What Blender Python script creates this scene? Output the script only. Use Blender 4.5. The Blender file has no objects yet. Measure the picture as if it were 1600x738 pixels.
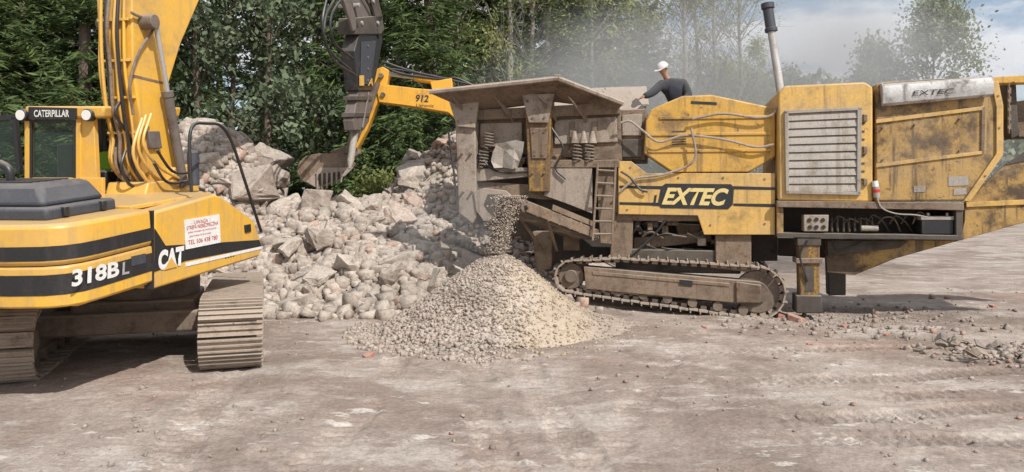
import bpy,bmesh,math,random
import numpy as np
from mathutils import Vector,Matrix
random.seed(7); rng=np.random.default_rng(7)
SC=bpy.context.scene; C=SC.collection
FPX=1186.;CX=800.;HY=306.;H=2.2
CAMP=Vector((0,0,H)); X_=Vector((1,0,0));Y_=Vector((0,1,0));Z_=Vector((0,0,1))
def ray(px,py): return Vector(((px-CX)/FPX,1,-(py-HY)/FPX))
def at(px,py,Y): return CAMP+ray(px,py)*Y
def gx(px,Y): return (px-CX)/FPX*Y
class Pl:
    def __init__(s,O,u,v): s.O=Vector(O); s.u=u.normalized(); s.v=v.normalized(); s.n=s.v.cross(s.u).normalized()
    def p(s,px,py,d=0):
        r=ray(px,py); O=s.O+s.n*d
        return CAMP+r*((O-CAMP).dot(s.n)/r.dot(s.n))
    def uv(s,px,py,d=0):
        q=s.p(px,py,d)-s.O; return q.dot(s.u),q.dot(s.v)
    def w(s,u,v,d=0): return s.O+s.u*u+s.v*v+s.n*d
# ---------------------------------------------------------------- noise
def _h(i,j,s): 
    v=np.sin(i*127.1+j*311.7+s*74.7)*43758.5453; return v-np.floor(v)
def vn(x,y,s=0):
    x=np.asarray(x,float);y=np.asarray(y,float)
    xi=np.floor(x);yi=np.floor(y);a=x-xi;b=y-yi;a=a*a*(3-2*a);b=b*b*(3-2*b)
    return (_h(xi,yi,s)*(1-a)+_h(xi+1,yi,s)*a)*(1-b)+(_h(xi,yi+1,s)*(1-a)+_h(xi+1,yi+1,s)*a)*b
def fbm(x,y,o=4,s=0):
    r=0;a=.5;f=1.;c,n=math.cos(.6),math.sin(.6)
    for k in range(o):
        r=r+a*(vn(x*f,y*f,s+k)-.5); a*=.5;f*=2.03; x,y=x*c-y*n+3.1,x*n+y*c-1.7
    return r
# ---------------------------------------------------------------- materials
def node(nt,t,ins=None,**pr):
    n=nt.nodes.new(t)
    for k,v in pr.items(): setattr(n,k,v)
    for k,v in (ins or {}).items():
        if isinstance(v,bpy.types.NodeSocket): nt.links.new(v,n.inputs[k])
        else: n.inputs[k].default_value=v
    return n
def newmat(name):
    m=bpy.data.materials.new(name); m.use_nodes=True; nt=m.node_tree
    return m,nt,nt.nodes['Principled BSDF']
def c4(c): return (c[0],c[1],c[2],1)
def mix(nt,f,a,b,bt='MIX'):
    n=node(nt,'ShaderNodeMix',data_type='RGBA',blend_type=bt)
    for i,v in ((0,f),(6,a),(7,b)):
        if isinstance(v,bpy.types.NodeSocket): nt.links.new(v,n.inputs[i])
        else: n.inputs[i].default_value=v if i==0 else c4(v)
    return n.outputs[2]
def noi(nt,co,sc,det=6,ro=.6,mp=None):
    if mp: co=node(nt,'ShaderNodeMapping',{'Vector':co,'Scale':mp}).outputs[0]
    return node(nt,'ShaderNodeTexNoise',{'Vector':co,'Scale':sc,'Detail':det,'Roughness':ro}).outputs['Fac']
def mr(nt,v,a,b,c=0.,d=1.):
    return node(nt,'ShaderNodeMapRange',{'Value':v,'From Min':a,'From Max':b,'To Min':c,'To Max':d},interpolation_type='SMOOTHSTEP').outputs[0]
def mth(nt,op,a,b=0.):
    n=node(nt,'ShaderNodeMath',operation=op)
    for i,v in ((0,a),(1,b)):
        if isinstance(v,bpy.types.NodeSocket): nt.links.new(v,n.inputs[i])
        else: n.inputs[i].default_value=v
    return n.outputs[0]
def paint(name,base,dirt=(.14,.1,.07),amt=.4,scale=1.6,rough=.55,metal=0.,streak=.6,rust=.3,dust=.35,bump=.25,rustc=(.11,.045,.02),film=.0,var=.2,filmc=(.36,.29,.21)):
    m,nt,b=newmat(name)
    co=node(nt,'ShaderNodeTexCoord').outputs['Object']
    n1=noi(nt,co,scale,8,.68); t=.64-.3*amt
    f1=mr(nt,n1,t,t+.2)
    n2=noi(nt,co,1.,6,.65,(7,7,.55)); f2=mr(nt,n2,.5,.68,0,streak)
    f=mth(nt,'MAXIMUM',f1,f2); f=mth(nt,'MULTIPLY',f,.3+.7*min(1,amt*1.6))
    col=mix(nt,f,base,dirt)
    n3=noi(nt,co,scale*5,10,.75); col=mix(nt,mr(nt,n3,.70-.22*rust,.76-.2*rust),col,rustc)
    if film: 
        nf=noi(nt,co,.9,7,.7,(1,1,1.6)); col=mix(nt,mr(nt,nf,.38,.62,film*.2,film*1.5),col,filmc)
    n4=noi(nt,co,scale*18,4,.6); lo=1-var
    col=mix(nt,1.,col,node(nt,'ShaderNodeCombineColor',{0:mr(nt,n4,.3,.7,lo,1+var*.5),1:mr(nt,n4,.3,.7,lo,1+var*.4),2:mr(nt,n4,.3,.7,lo,1+var*.3)}).outputs[0],'MULTIPLY')
    nz=node(nt,'ShaderNodeSeparateXYZ',{0:node(nt,'ShaderNodeNewGeometry').outputs['Normal']}).outputs[2]
    col=mix(nt,mth(nt,'MULTIPLY',mr(nt,nz,.25,.9),mr(nt,n1,.3,.6,dust*.4,dust)),col,(.40,.34,.28))
    nt.links.new(col,b.inputs['Base Color'])
    nt.links.new(mr(nt,f,0,1,rough,min(.95,rough+.3)),b.inputs['Roughness']); b.inputs['Metallic'].default_value=metal
    bm_=node(nt,'ShaderNodeBump',{'Height':mth(nt,'ADD',mth(nt,'MULTIPLY',n1,.8),mth(nt,'MULTIPLY',n3,.35)),'Strength':bump,'Distance':.03})
    nt.links.new(bm_.outputs[0],b.inputs['Normal'])
    return m
M={}
M['cat']=paint('machine_yellow',(.76,.42,.045),(.30,.20,.11),.34,1.1,.4,streak=.5,rust=.12,dust=.5,bump=.05,film=.22,var=.05)
M['cy']=paint('worn_yellow',(.60,.34,.05),(.13,.08,.04),.5,1.5,.55,streak=.8,rust=.5,dust=.5,film=.13,var=.12)
M['cyl']=paint('pale_yellow',(.64,.39,.095),(.17,.11,.06),.46,1.3,.55,streak=.75,rust=.34,dust=.5,film=.22,var=.12)
M['cyd']=paint('grimy_yellow',(.43,.26,.07),(.075,.05,.032),.72,1.7,.6,streak=.95,rust=.55,dust=.5,film=.18,var=.15)
M['cg']=paint('dusty_steel',(.33,.275,.23),(.14,.10,.075),.55,1.8,.75,streak=.8,rust=.5,dust=.7,film=.2)
M['cr']=paint('rusty_steel',(.185,.13,.09),(.075,.05,.035),.6,2.2,.8,streak=.85,rust=.75,dust=.7,film=.2)
M['jk']=paint('oily_rust',(.15,.095,.05),(.45,.27,.05),.5,4,.75,streak=.7,rust=.8,dust=.5)
M['cd']=paint('grease_and_shade_dark',(.06,.05,.042),(.03,.025,.02),.5,2.,.65,streak=.5,rust=.25,dust=.5,film=.08)  # dark machine parts, also the fillers that paint shaded cavities
M['blk']=paint('black_paint',(.022,.022,.024),(.1,.085,.07),.3,2.,.42,streak=.3,rust=.02,dust=.4,bump=.05)
M['hood']=paint('grey_black_hood',(.05,.056,.07),(.12,.10,.09),.3,2.,.6,streak=.2,rust=.02,dust=.3,bump=.08)
M['stk']=paint('worn_grey_arm',(.15,.125,.11),(.08,.06,.05),.5,3,.6,streak=.5,rust=.4,dust=.4)
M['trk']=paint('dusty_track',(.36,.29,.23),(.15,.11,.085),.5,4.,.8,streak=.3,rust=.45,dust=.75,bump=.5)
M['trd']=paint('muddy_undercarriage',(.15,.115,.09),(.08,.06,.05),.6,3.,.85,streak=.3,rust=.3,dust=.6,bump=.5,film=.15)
M['sil']=paint('silver_guard',(.5,.49,.48),(.14,.12,.10),.5,2.,.5,metal=.2,streak=.85,rust=.3,dust=.4)
M['lou']=paint('louvre_grey',(.34,.31,.275),(.15,.12,.09),.45,2.,.65,streak=.7,rust=.25,dust=.35,film=.15)
M['chr']=paint('chrome_rod',(.5,.49,.48),(.22,.19,.16),.4,4.,.35,metal=.5,streak=.3,rust=.1,dust=.2,bump=.02)
M['wht']=paint('white_vinyl',(.78,.77,.74),(.4,.34,.28),.25,3.,.5,streak=.3,rust=.0,dust=.1,bump=.02)
M['crm']=paint('cream_lettering',(.70,.55,.22),(.4,.32,.2),.3,3.,.5,streak=.3,rust=.15,dust=.1,bump=.02)
M['red']=paint('red_print',(.5,.03,.02),amt=.1,rust=0,dust=0,bump=.0)
M['belt']=paint('conveyor_rubber',(.10,.085,.07),(.28,.22,.17),.6,3.,.85,streak=.1,rust=0,dust=.8)
M['lie']=paint('far_machine_yellow',(.74,.38,.04),(.22,.13,.06),.4,1.5,.45,streak=.6,rust=.25,dust=.3,var=.06)
M['vest']=paint('navy_vest',(.02,.022,.035),(.05,.045,.04),.3,6,.9,streak=0,rust=0,dust=.15)
M['slv']=paint('grey_sleeves',(.04,.043,.052),(.07,.065,.06),.3,6,.9,streak=0,rust=0,dust=.12)
M['trou']=paint('dark_trousers',(.05,.05,.06),(.12,.1,.08),.4,6,.9,streak=0,rust=0,dust=.2)
M['cap']=paint('light_cap',(.6,.6,.6),(.4,.37,.33),.2,6,.9,streak=0,rust=0,dust=.1)
M['skin']=paint('skin',(.42,.24,.17),(.36,.2,.14),.2,8,.6,streak=0,rust=0,dust=0,bump=.03)
M['hiv']=paint('hi_vis',(.25,.55,.03),(.2,.3,.05),.2,6,.8,streak=0,rust=0,dust=0)
M['brick']=paint('brick_red',(.38,.15,.10),(.4,.3,.25),.6,6,.9,streak=0,rust=0,dust=.5)
def glassm():
    m,nt,b=newmat('tinted_glass'); b.inputs['Base Color'].default_value=(.05,.08,.07,1); b.inputs['Roughness'].default_value=.06
    b.inputs['Alpha'].default_value=.3; return m
M['gls']=glassm()
def lampm():
    m,nt,b=newmat('lamp_lens'); b.inputs['Base Color'].default_value=(.75,.75,.7,1); b.inputs['Roughness'].default_value=.15; return m
M['lens']=lampm()
def stone(name,a,bb,c,grain=14,xgrad=None,top=.25,topc=(.50,.44,.375),dk=.55):
    m,nt,b=newmat(name); co=node(nt,'ShaderNodeTexCoord').outputs['Object']
    g=node(nt,'ShaderNodeNewGeometry'); r=g.outputs['Random Per Island']
    oi=node(nt,'ShaderNodeObjectInfo').outputs['Random']
    rr=mth(nt,'FRACT',mth(nt,'ADD',r,oi))
    col=mix(nt,rr,a,bb); col=mix(nt,mr(nt,rr,.88,.96,0,.8),col,c)
    n1=noi(nt,co,2.3,8,.7); col=mix(nt,mr(nt,n1,.46,.62,0,dk),col,[k*.6 for k in a])
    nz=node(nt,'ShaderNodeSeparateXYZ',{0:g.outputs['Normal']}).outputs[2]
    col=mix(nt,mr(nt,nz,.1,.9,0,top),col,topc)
    n2=noi(nt,co,grain,6,.7); v=mr(nt,n2,.3,.7,.72,1.16)
    col=mix(nt,1.,col,node(nt,'ShaderNodeCombineColor',{0:v,1:v,2:v}).outputs[0],'MULTIPLY')
    if xgrad:
        x=node(nt,'ShaderNodeSeparateXYZ',{0:co}).outputs[0]
        xn=mth(nt,'ADD',x,mth(nt,'MULTIPLY',noi(nt,co,1.6,6,.7),1.6))
        col=mix(nt,mr(nt,xn,xgrad[0],xgrad[1],0,.6),col,xgrad[2])
        col=mix(nt,mr(nt,xn,xgrad[3],xgrad[3]+.5,0,.85),col,xgrad[4])
    nt.links.new(col,b.inputs['Base Color']); b.inputs['Roughness'].default_value=.92
    bm_=node(nt,'ShaderNodeBump',{'Height':n2,'Strength':.6,'Distance':.04}); nt.links.new(bm_.outputs[0],b.inputs['Normal'])
    return m
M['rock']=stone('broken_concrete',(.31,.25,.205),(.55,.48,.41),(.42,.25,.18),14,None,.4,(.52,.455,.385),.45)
M['gravel']=stone('crushed_gravel',(.36,.29,.24),(.52,.45,.385),(.38,.24,.18),20,(.3,1.5,(.44,.345,.23),1.75,(.39,.32,.265)),.35)
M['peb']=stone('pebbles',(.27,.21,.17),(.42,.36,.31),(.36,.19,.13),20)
def leafm(name,a,b_,tr=.3):
    m,nt,b=newmat(name)
    r=node(nt,'ShaderNodeNewGeometry').outputs['Random Per Island']; oi=node(nt,'ShaderNodeObjectInfo').outputs['Random']
    co=node(nt,'ShaderNodeTexCoord').outputs['Object']
    f=mth(nt,'ADD',mth(nt,'MULTIPLY',r,.55),mr(nt,noi(nt,co,.7,3),.3,.7,-.1,.55))
    col=mix(nt,f,a,b_); v=mth(nt,'ADD',mth(nt,'MULTIPLY',oi,.4),.8)
    col=mix(nt,1.,col,node(nt,'ShaderNodeCombineColor',{0:v,1:v,2:v}).outputs[0],'MULTIPLY')
    nt.links.new(col,b.inputs['Base Color']); b.inputs['Roughness'].default_value=.7; b.inputs['Specular IOR Level'].default_value=.2
    t=node(nt,'ShaderNodeBsdfTranslucent',{'Color':col}); ms=node(nt,'ShaderNodeMixShader',{0:tr,1:b.outputs[0],2:t.outputs[0]})
    nt.links.new(ms.outputs[0],nt.nodes['Material Output'].inputs[0]); return m
M['spr']=leafm('spruce_needles',(.05,.08,.035),(.18,.245,.085))
M['pin']=leafm('pine_needles',(.08,.11,.065),(.21,.25,.15))
M['bir']=leafm('birch_leaves',(.20,.23,.07),(.39,.40,.15),.4)
M['far']=leafm('haze_paled_leaves',(.19,.22,.14),(.32,.35,.22),.3)  # distance haze is mixed into this pale leaf colour
M['bark']=paint('bark',(.17,.13,.10),(.07,.055,.04),.5,4,.9,streak=.5,rust=0,dust=0,bump=.6)
M['bbark']=paint('birch_bark',(.30,.275,.24),(.09,.075,.06),.5,5,.85,streak=.0,rust=.1,dust=0,bump=.4)
# ---------------------------------------------------------------- mesh building
def tag(o,label=None,cat=None,group=None,kind=None):
    for k,v in (('label',label),('category',cat),('group',group),('kind',kind)):
        if v: o[k]=v
    return o
def thing(name,loc,label,cat,group=None):
    o=bpy.data.objects.new(name,None); C.objects.link(o); o.location=loc; o.empty_display_size=.2
    return tag(o,label,cat,group)
def link(name,me,parent=None):
    o=bpy.data.objects.new(name,me); C.objects.link(o)
    if parent:
        o.parent=parent
        if parent.type=='EMPTY': o.matrix_parent_inverse=Matrix.Translation(-Vector(parent.location))
    return o
def smoothp(pts,n=6):
    P=[Vector(p) for p in pts]; P=[P[0]*2-P[1]]+P+[P[-1]*2-P[-2]]; out=[]
    for i in range(1,len(P)-2):
        for k in range(n):
            t=k/n; a,b,c,d=P[i-1],P[i],P[i+1],P[i+2]
            out.append(.5*((2*b)+(c-a)*t+(2*a-5*b+4*c-d)*t*t+(-a+3*b-3*c+d)*t**3))
    out.append(P[-2]); return out
class MB:
    def __init__(s): s.v=[];s.f=[]
    def add(s,vs,fs):
        o=len(s.v); s.v+=[tuple(v) for v in vs]; s.f+=[tuple(i+o for i in f) for f in fs]; return s
    def loft(s,a,b):
        n=len(a); return s.add(list(a)+list(b),[tuple(range(n)),tuple(range(2*n-1,n-1,-1))]+[(i,(i+1)%n,n+(i+1)%n,n+i) for i in range(n)])
    def prism(s,pl,pts,d0,d1):
        a=[pl.p(x,y,d0) for x,y in pts]; b=[q+pl.n*(d1-d0) for q in a]; return s.loft(a,b)
    def box(s,c,ax,h):
        c=Vector(c); a,b,d=[Vector(k)*e for k,e in zip(ax,h)]
        return s.loft([c-a-b-d,c+a-b-d,c+a+b-d,c-a+b-d],[c-a-b+d,c+a-b+d,c+a+b+d,c-a+b+d])
    def lbox(s,pl,u0,u1,v0,v1,d0,d1):
        q=[pl.w(u,v,d0) for u,v in((u0,v0),(u1,v0),(u1,v1),(u0,v1))]; return s.loft(q,[k+pl.n*(d1-d0) for k in q])
    def tube(s,pts,r,seg=8):
        P=[Vector(p) for p in pts]; n=len(P); rs=r if isinstance(r,(list,tuple)) else [r]*n
        t=(P[1]-P[0]).normalized(); a=t.orthogonal().normalized(); vs=[]
        for i in range(n):
            t=(P[min(i+1,n-1)]-P[max(i-1,0)]).normalized(); a=(a-t*a.dot(t)).normalized(); b=t.cross(a)
            for k in range(seg):
                g=2*math.pi*k/seg; vs.append(P[i]+(a*math.cos(g)+b*math.sin(g))*rs[i])
        fs=[(i*seg+k,i*seg+(k+1)%seg,(i+1)*seg+(k+1)%seg,(i+1)*seg+k) for i in range(n-1) for k in range(seg)]
        fs+=[tuple(range(seg-1,-1,-1)),tuple(range((n-1)*seg,n*seg))]; return s.add(vs,fs)
    def cyl(s,a,b,r,seg=20): return s.tube([a,b],r,seg)
    def build(s,name,m,parent=None,bev=0,smooth=True):
        me=bpy.data.meshes.new(name); me.from_pydata(s.v,[],s.f)
        bm=bmesh.new(); bm.from_mesh(me); bmesh.ops.recalc_face_normals(bm,faces=bm.faces); bm.to_mesh(me); bm.free()
        if smooth:
            me.polygons.foreach_set('use_smooth',[True]*len(me.polygons)); me.set_sharp_from_angle(angle=math.radians(38))
        me.materials.append(m if not isinstance(m,str) else M[m])
        o=link(name,me,parent)
        if bev:
            b=o.modifiers.new('b','BEVEL'); b.width=bev; b.segments=2; b.limit_method='ANGLE'; b.angle_limit=math.radians(35)
        return o
def text(pl,s,bl,br,tl,d,m,parent,shear=0,bold=0,name='lettering'):
    cu=bpy.data.curves.new('t','FONT'); cu.body=s; cu.shear=shear; cu.offset=bold; cu.extrude=.0; cu.resolution_u=4
    ob=bpy.data.objects.new('t',cu); C.objects.link(ob); dg=bpy.context.evaluated_depsgraph_get(); dg.update()
    me=bpy.data.meshes.new_from_object(ob.evaluated_get(dg)); bpy.data.objects.remove(ob)
    n=len(me.vertices); co=np.empty(n*3); me.vertices.foreach_get('co',co); co=co.reshape(-1,3)
    mn=co.min(0);mx=co.max(0); A=pl.p(*bl,d);B=pl.p(*br,d)-A;T=pl.p(*tl,d)-A
    nx=(co[:,0]-mn[0])/(mx[0]-mn[0]); ny=(co[:,1]-mn[1])/(mx[1]-mn[1])
    w=np.array(A)+nx[:,None]*np.array(B)+ny[:,None]*np.array(T)
    me.vertices.foreach_set('co',w.ravel()); me.update(); me.name=name; me.materials.clear(); me.materials.append(M[m]); return link(name,me,parent)
def hull2(pts):
    pts=sorted(set(pts)); 
    def half(ps):
        o=[]
        for p in ps:
            while len(o)>1 and (o[-1][0]-o[-2][0])*(p[1]-o[-2][1])-(o[-1][1]-o[-2][1])*(p[0]-o[-2][0])<=0: o.pop()
            o.append(p)
        return o[:-1]
    return half(pts)+half(pts[::-1])
def circ(c,r,n=28): return [(c[0]+r*math.cos(2*math.pi*k/n),c[1]+r*math.sin(2*math.pi*k/n)) for k in range(n)]
def resample(loop,N):
    L=loop+[loop[0]]; ds=[0]
    for a,b in zip(L,L[1:]): ds.append(ds[-1]+math.dist(a,b))
    out=[]
    for k in range(N):
        t=ds[-1]*k/N; i=max(j for j in range(len(L)-1) if ds[j]<=t); f=(t-ds[i])/max(1e-6,ds[i+1]-ds[i])
        out.append((L[i][0]*(1-f)+L[i+1][0]*f,L[i][1]*(1-f)+L[i+1][1]*f))
    return out
def belt(pl,loop,N,d0,d1,th=.03,gr=.035,ngr=1,fill=.46):
    mb=MB(); P=resample(loop,N); pit=math.dist(P[0],P[1])
    for k in range(N):
        a=P[k];b=P[(k+1)%N]; t=Vector((b[0]-a[0],b[1]-a[1])).normalized(); no=Vector((t[1],-t[0]))
        c=((a[0]+b[0])/2,(a[1]+b[1])/2); cw=pl.w(c[0],c[1],(d0+d1)/2); T=pl.u*t[0]+pl.v*t[1]; No=pl.u*no[0]+pl.v*no[1]
        j=random.uniform(-.008,.008)
        mb.box(cw+No*j,(T,No,pl.n),(pit*fill,th/2,(d1-d0)/2*random.uniform(.98,1.01)))
        for g in range(ngr):
            o=(g-(ngr-1)/2)*pit*.38 if ngr>1 else -pit*.3
            mb.box(cw+T*o+No*(th/2+gr/2),(T,No,pl.n),(.010,gr/2,(d1-d0)/2*.985))
        mb.box(cw-No*(th/2+.03),(T,No,pl.n),(pit*.3,.035,.09))
    return mb
# ---------------------------------------------------------------- scatter
def rock_bm(seed,sub=0,amp=.0,flat=1.,block=True):
    r=random.Random(seed); bm=bmesh.new()
    sx,sy,sz=r.uniform(.8,1),r.uniform(.55,.95),r.uniform(.4,.8)*flat
    if block:
        for cx in(-1,1):
            for cy in(-1,1):
                for cz in(-1,1): bm.verts.new((cx*sx*.5*r.uniform(.45,1.05),cy*sy*.5*r.uniform(.45,1.05),cz*sz*.5*r.uniform(.5,1.05)))
        for k in range(4): bm.verts.new((r.uniform(-1,1)*sx*.5,r.uniform(-1,1)*sy*.5,r.choice((-1,1))*sz*.58))
    else:
        for k in range(15):
            v=Vector((r.uniform(-1,1),r.uniform(-1,1),r.uniform(-1,1))); v/=max(abs(v.x),abs(v.y),abs(v.z))**.85; v*=r.uniform(.85,1)
            bm.verts.new((v.x*sx*.5,v.y*sy*.5,v.z*sz*.5))
    g=bmesh.ops.convex_hull(bm,input=bm.verts); 
    bmesh.ops.delete(bm,geom=[e for e in set(g['geom_interior']+g['geom_unused']) if isinstance(e,bmesh.types.BMVert) and e.is_valid],context='VERTS')
    bmesh.ops.triangulate(bm,faces=bm.faces)
    if sub:
        bmesh.ops.bevel(bm,geom=list(bm.edges),offset=.016,segments=1,affect='EDGES',profile=.5)
        bmesh.ops.triangulate(bm,faces=bm.faces)
        bmesh.ops.subdivide_edges(bm,edges=[e for e in bm.edges if e.calc_length()>.12],cuts=sub,use_grid_fill=True)
        from mathutils import noise as mn
        for v in bm.verts: v.co+=v.co.normalized()*(mn.noise(v.co*4+Vector((seed,0,0)))*amp+mn.noise(v.co*12+Vector((seed,5,0)))*amp*.6)
    return bm
TM=[]
for k in range(12):
    bm=rock_bm(100+k,block=k%2==0); bm.verts.ensure_lookup_table(); bm.verts.index_update()
    TM.append((np.array([v.co[:] for v in bm.verts]),np.array([[v.index for v in f.verts] for f in bm.faces]))); bm.free()
def scatter(pos,size,tilt=.15):
    pos=np.asarray(pos);V=[];Fc=[];o=0
    for i in range(len(pos)):
        tv,tf=TM[i%12]; a,b,c=rng.uniform(0,6.28,3)
        ca,sa,cb,sb=math.cos(a),math.sin(a),math.cos(b*tilt),math.sin(b*tilt)
        R=np.array([[ca,-sa,0],[sa,ca,0],[0,0,1]])@np.array([[1,0,0],[0,cb,-sb],[0,sb,cb]])
        V.append(tv@R.T*size[i]+pos[i]); Fc.append(tf+o); o+=len(tv)
    return np.concatenate(V),np.concatenate(Fc)
def npmesh(name,V,Fs,m,smooth=False):
    me=bpy.data.meshes.new(name); k=Fs.shape[1]
    me.vertices.add(len(V)); me.vertices.foreach_set('co',np.ascontiguousarray(V,dtype=np.float32).ravel())
    me.loops.add(len(Fs)*k); me.loops.foreach_set('vertex_index',np.ascontiguousarray(Fs,dtype=np.int32).ravel())
    me.polygons.add(len(Fs)); me.polygons.foreach_set('loop_start',np.arange(len(Fs),dtype=np.int32)*k)
    me.update(calc_edges=True); me.validate(); 
    if smooth: me.polygons.foreach_set('use_smooth',[True]*len(me.polygons))
    me.materials.append(M[m] if isinstance(m,str) else m); return me
# ---------------------------------------------------------------- ground
def gh(x,y):
    x=np.asarray(x,float);y=np.asarray(y,float)
    near=1/(1+np.exp((np.hypot(x,y-10)-30)/4))
    z=fbm(x*.35,y*.35,4,3)*.12+fbm(x*1.8,y*1.8,5,9)*.05*near+fbm(x*11,y*11,2,19)*.026*near
    z=z+.30*np.exp(-((x-.9)/1.2)**2-((y-15.2)/1.0)**2)
    def rut(c,w,amp,lug,s):
        nonlocal z
        mk=1/(1+np.exp((np.abs(c)-w/2)/.02)); l=.5+.5*np.sin(s*2*math.pi/lug+np.abs(c)*14)
        rim=np.exp(-((np.abs(c)-w/2-.04)/.035)**2)
        z=z+near*(-mk*amp*(.15+.85*l)+rim*amp*.3)
    pt=lambda s:np.clip(fbm(x*.7,y*.7,3,s)*5+.75,0,1)
    for i,(x0,a,b,w) in enumerate(((-.35,-.10,.02,.36),(.35,-.12,.02,.36),(-1.5,.05,-.03,.32),(1.3,.35,.02,.34),(-3.2,-.2,.02,.4))):
        f=fbm(x*.5,y*.5,2,31); rut(x-(x0+a*(y-8)+b*(y-8)**2)+f*.12,w,.045*np.clip(1.5-abs(y-8)/4.5,0,1)*pt(50+i),.15,y)
    for i,(y0,a,b,w) in enumerate(((8.5,.2,.03,.42),(9.3,.22,.03,.42),(7.3,-.1,.03,.4),(10.9,.12,0,.36),(7.9,.25,.02,.36),(6.8,.05,.03,.36))):
        rut(y-(y0+a*(x-5)+b*(x-5)**2),w,.05*np.clip((x-2.0)/1.6,0,1)*np.clip(1.6-abs(x-5.5)/5,0,1)*pt(60+i),.13,x)
    return z
def axis(fine0,fine1,st,far0,far1):
    a=list(np.arange(fine0,fine1,st)); s=st;p=fine1
    while p<far1: a.append(p); s*=1.25; p+=s
    a.append(far1); s=st;p=fine0-s
    L=[]
    while p>far0: L.append(p); s*=1.25; p-=s
    L.append(far0); return np.array(L[::-1]+a)
gxs=axis(-8,9.5,.034,-700,700); gys=axis(5.6,16,.03,-60,1200)
XX,YY=np.meshgrid(gxs,gys); ZZ=gh(XX,YY)
V=np.stack([XX,YY,ZZ],-1).reshape(-1,3); nx=len(gxs);ny=len(gys)
I=(np.arange(ny-1)[:,None]*nx+np.arange(nx-1)[None,:]).ravel()
def groundm():
    m,nt,b=newmat('ground_dirt'); co=node(nt,'ShaderNodeTexCoord').outputs['Object']
    n1=noi(nt,co,.4,8,.65); col=mix(nt,mr(nt,n1,.40,.60),(.285,.22,.18),(.40,.33,.28))
    n2=noi(nt,co,.55,10,.68,(1,1.9,1)); col=mix(nt,mr(nt,n2,.50,.60,0,.8),col,(.50,.435,.38))
    n5=noi(nt,co,.45,9,.7,(1.2,.9,3)); col=mix(nt,mr(nt,n5,.52,.62,0,.6),col,(.205,.155,.12))
    n6=noi(nt,co,1.5,10,.72,(1,2.6,2)); n6b=noi(nt,co,.5,3); col=mix(nt,mth(nt,'MULTIPLY',mr(nt,n6,.57,.61,0,.8),mr(nt,n6b,.47,.56)),col,(.64,.59,.53))
    n7=noi(nt,co,.28,3,.5,(1,1,9)); col=mix(nt,mr(nt,n7,.56,.68,0,.3),col,(.36,.21,.15))
    n8=noi(nt,co,3.,9,.8); v8=mr(nt,n8,.35,.65,.86,1.1)
    n3=noi(nt,co,26,8,.8); v=mth(nt,'MULTIPLY',mr(nt,n3,.35,.65,.74,1.18),v8)
    col=mix(nt,1.,col,node(nt,'ShaderNodeCombineColor',{0:v,1:v,2:v}).outputs[0],'MULTIPLY')
    nt.links.new(col,b.inputs['Base Color']); nt.links.new(mr(nt,n5,.5,.6,.95,.75),b.inputs['Roughness'])
    h=mth(nt,'ADD',mth(nt,'MULTIPLY',n3,.5),mth(nt,'ADD',noi(nt,co,7,8,.7),mth(nt,'MULTIPLY',n8,.5)))
    nt.links.new(node(nt,'ShaderNodeBump',{'Height':h,'Strength':.75,'Distance':.04}).outputs[0],b.inputs['Normal']); return m
M['ground']=groundm()
me=npmesh('ground',V,np.stack([I,I+1,I+nx+1,I+nx],-1),'ground',True); tag(link('ground',me),kind='structure')
def rub(x,y):
    x=np.asarray(x,float);y=np.asarray(y,float)
    g=lambda cx,cy,h,rx,ry,p=2:h*np.exp(-(((x-cx)/rx)**2+((y-cy)/ry)**2)**(p/2))
    z=np.maximum.reduce([g(-8.0,19.6,4.1,2.7,2.8),g(-1.3,21.3,4.1,2.7,2.6),g(-4.2,18.6,2.0,4.2,2.4,3),g(-2.6,16.7,1.1,2.4,1.6,3)])
    z=z+fbm(x*.9,y*.9,3,5)*.5*np.clip(z,0,1)
    return np.clip(z-.12,0,None)
xs=np.arange(-15,3,.16); ys=np.arange(13,28,.16); XX,YY=np.meshgrid(xs,ys); R=rub(XX,YY); nx=len(xs)
V=np.stack([XX,YY,gh(XX,YY)+R-.05],-1).reshape(-1,3); I=(np.arange(len(ys)-1)[:,None]*nx+np.arange(nx-1)[None,:]).ravel()
Fq=np.stack([I,I+1,I+nx+1,I+nx],-1); Fq=Fq[(R.ravel()[Fq]>.01).any(1)]
Ft=np.concatenate([Fq[:,[0,1,2]],Fq[:,[0,2,3]]])
def sample_rub(n,big=False):
    P=[]
    while len(P)<n:
        x=random.uniform(-11.5,1.6);y=random.uniform(13.6,22.5); r=float(rub(x,y))
        if r<.04 and random.random()<.85: continue
        if y>19.5 and float(rub(x,y+.3))<r-.12: continue
        if x>-1.3 and 14.4<y<17.8: continue
        if big and x>-2.6 and y>17.5 and random.random()<.85: continue
        P.append((x,y,float(gh(x,y))+r))
    return np.array(P)
P=sample_rub(11000); S=.05+.27*rng.uniform(0,1,len(P))**1.6; S=np.where((P[:,0]>-2.8)&(P[:,1]>17.5),S*.65,S); P[:,2]+=S*.2
v2,f2=scatter(P,S*1.3,.3); 
me=npmesh('rubble',np.concatenate([V,v2]),np.concatenate([Ft,f2+len(V)]),'rock'); tag(link('rubble',me),'heap of small broken concrete rubble between the chunks',  'rubble',kind='stuff')
RM=[]
for k in range(20):
    bm=rock_bm(k*7+3,2,.07,(.45 if k%3==0 else 1),k%3!=2); me=bpy.data.meshes.new('rock'); bm.to_mesh(me); bm.free(); me.materials.append(M['rock']); RM.append(me)
def rock(loc,s,label,group,flat=1):
    o=link('concrete_chunk',random.choice(RM)); o.location=loc; k=s; o.scale=(k,k*random.uniform(.7,1.1),k*random.uniform(.6,1.05)*flat)
    o.rotation_euler=(random.uniform(-.8,.8),random.uniform(-.8,.8),random.uniform(0,6.3)); return tag(o,label,'rubble chunk',group)
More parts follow.
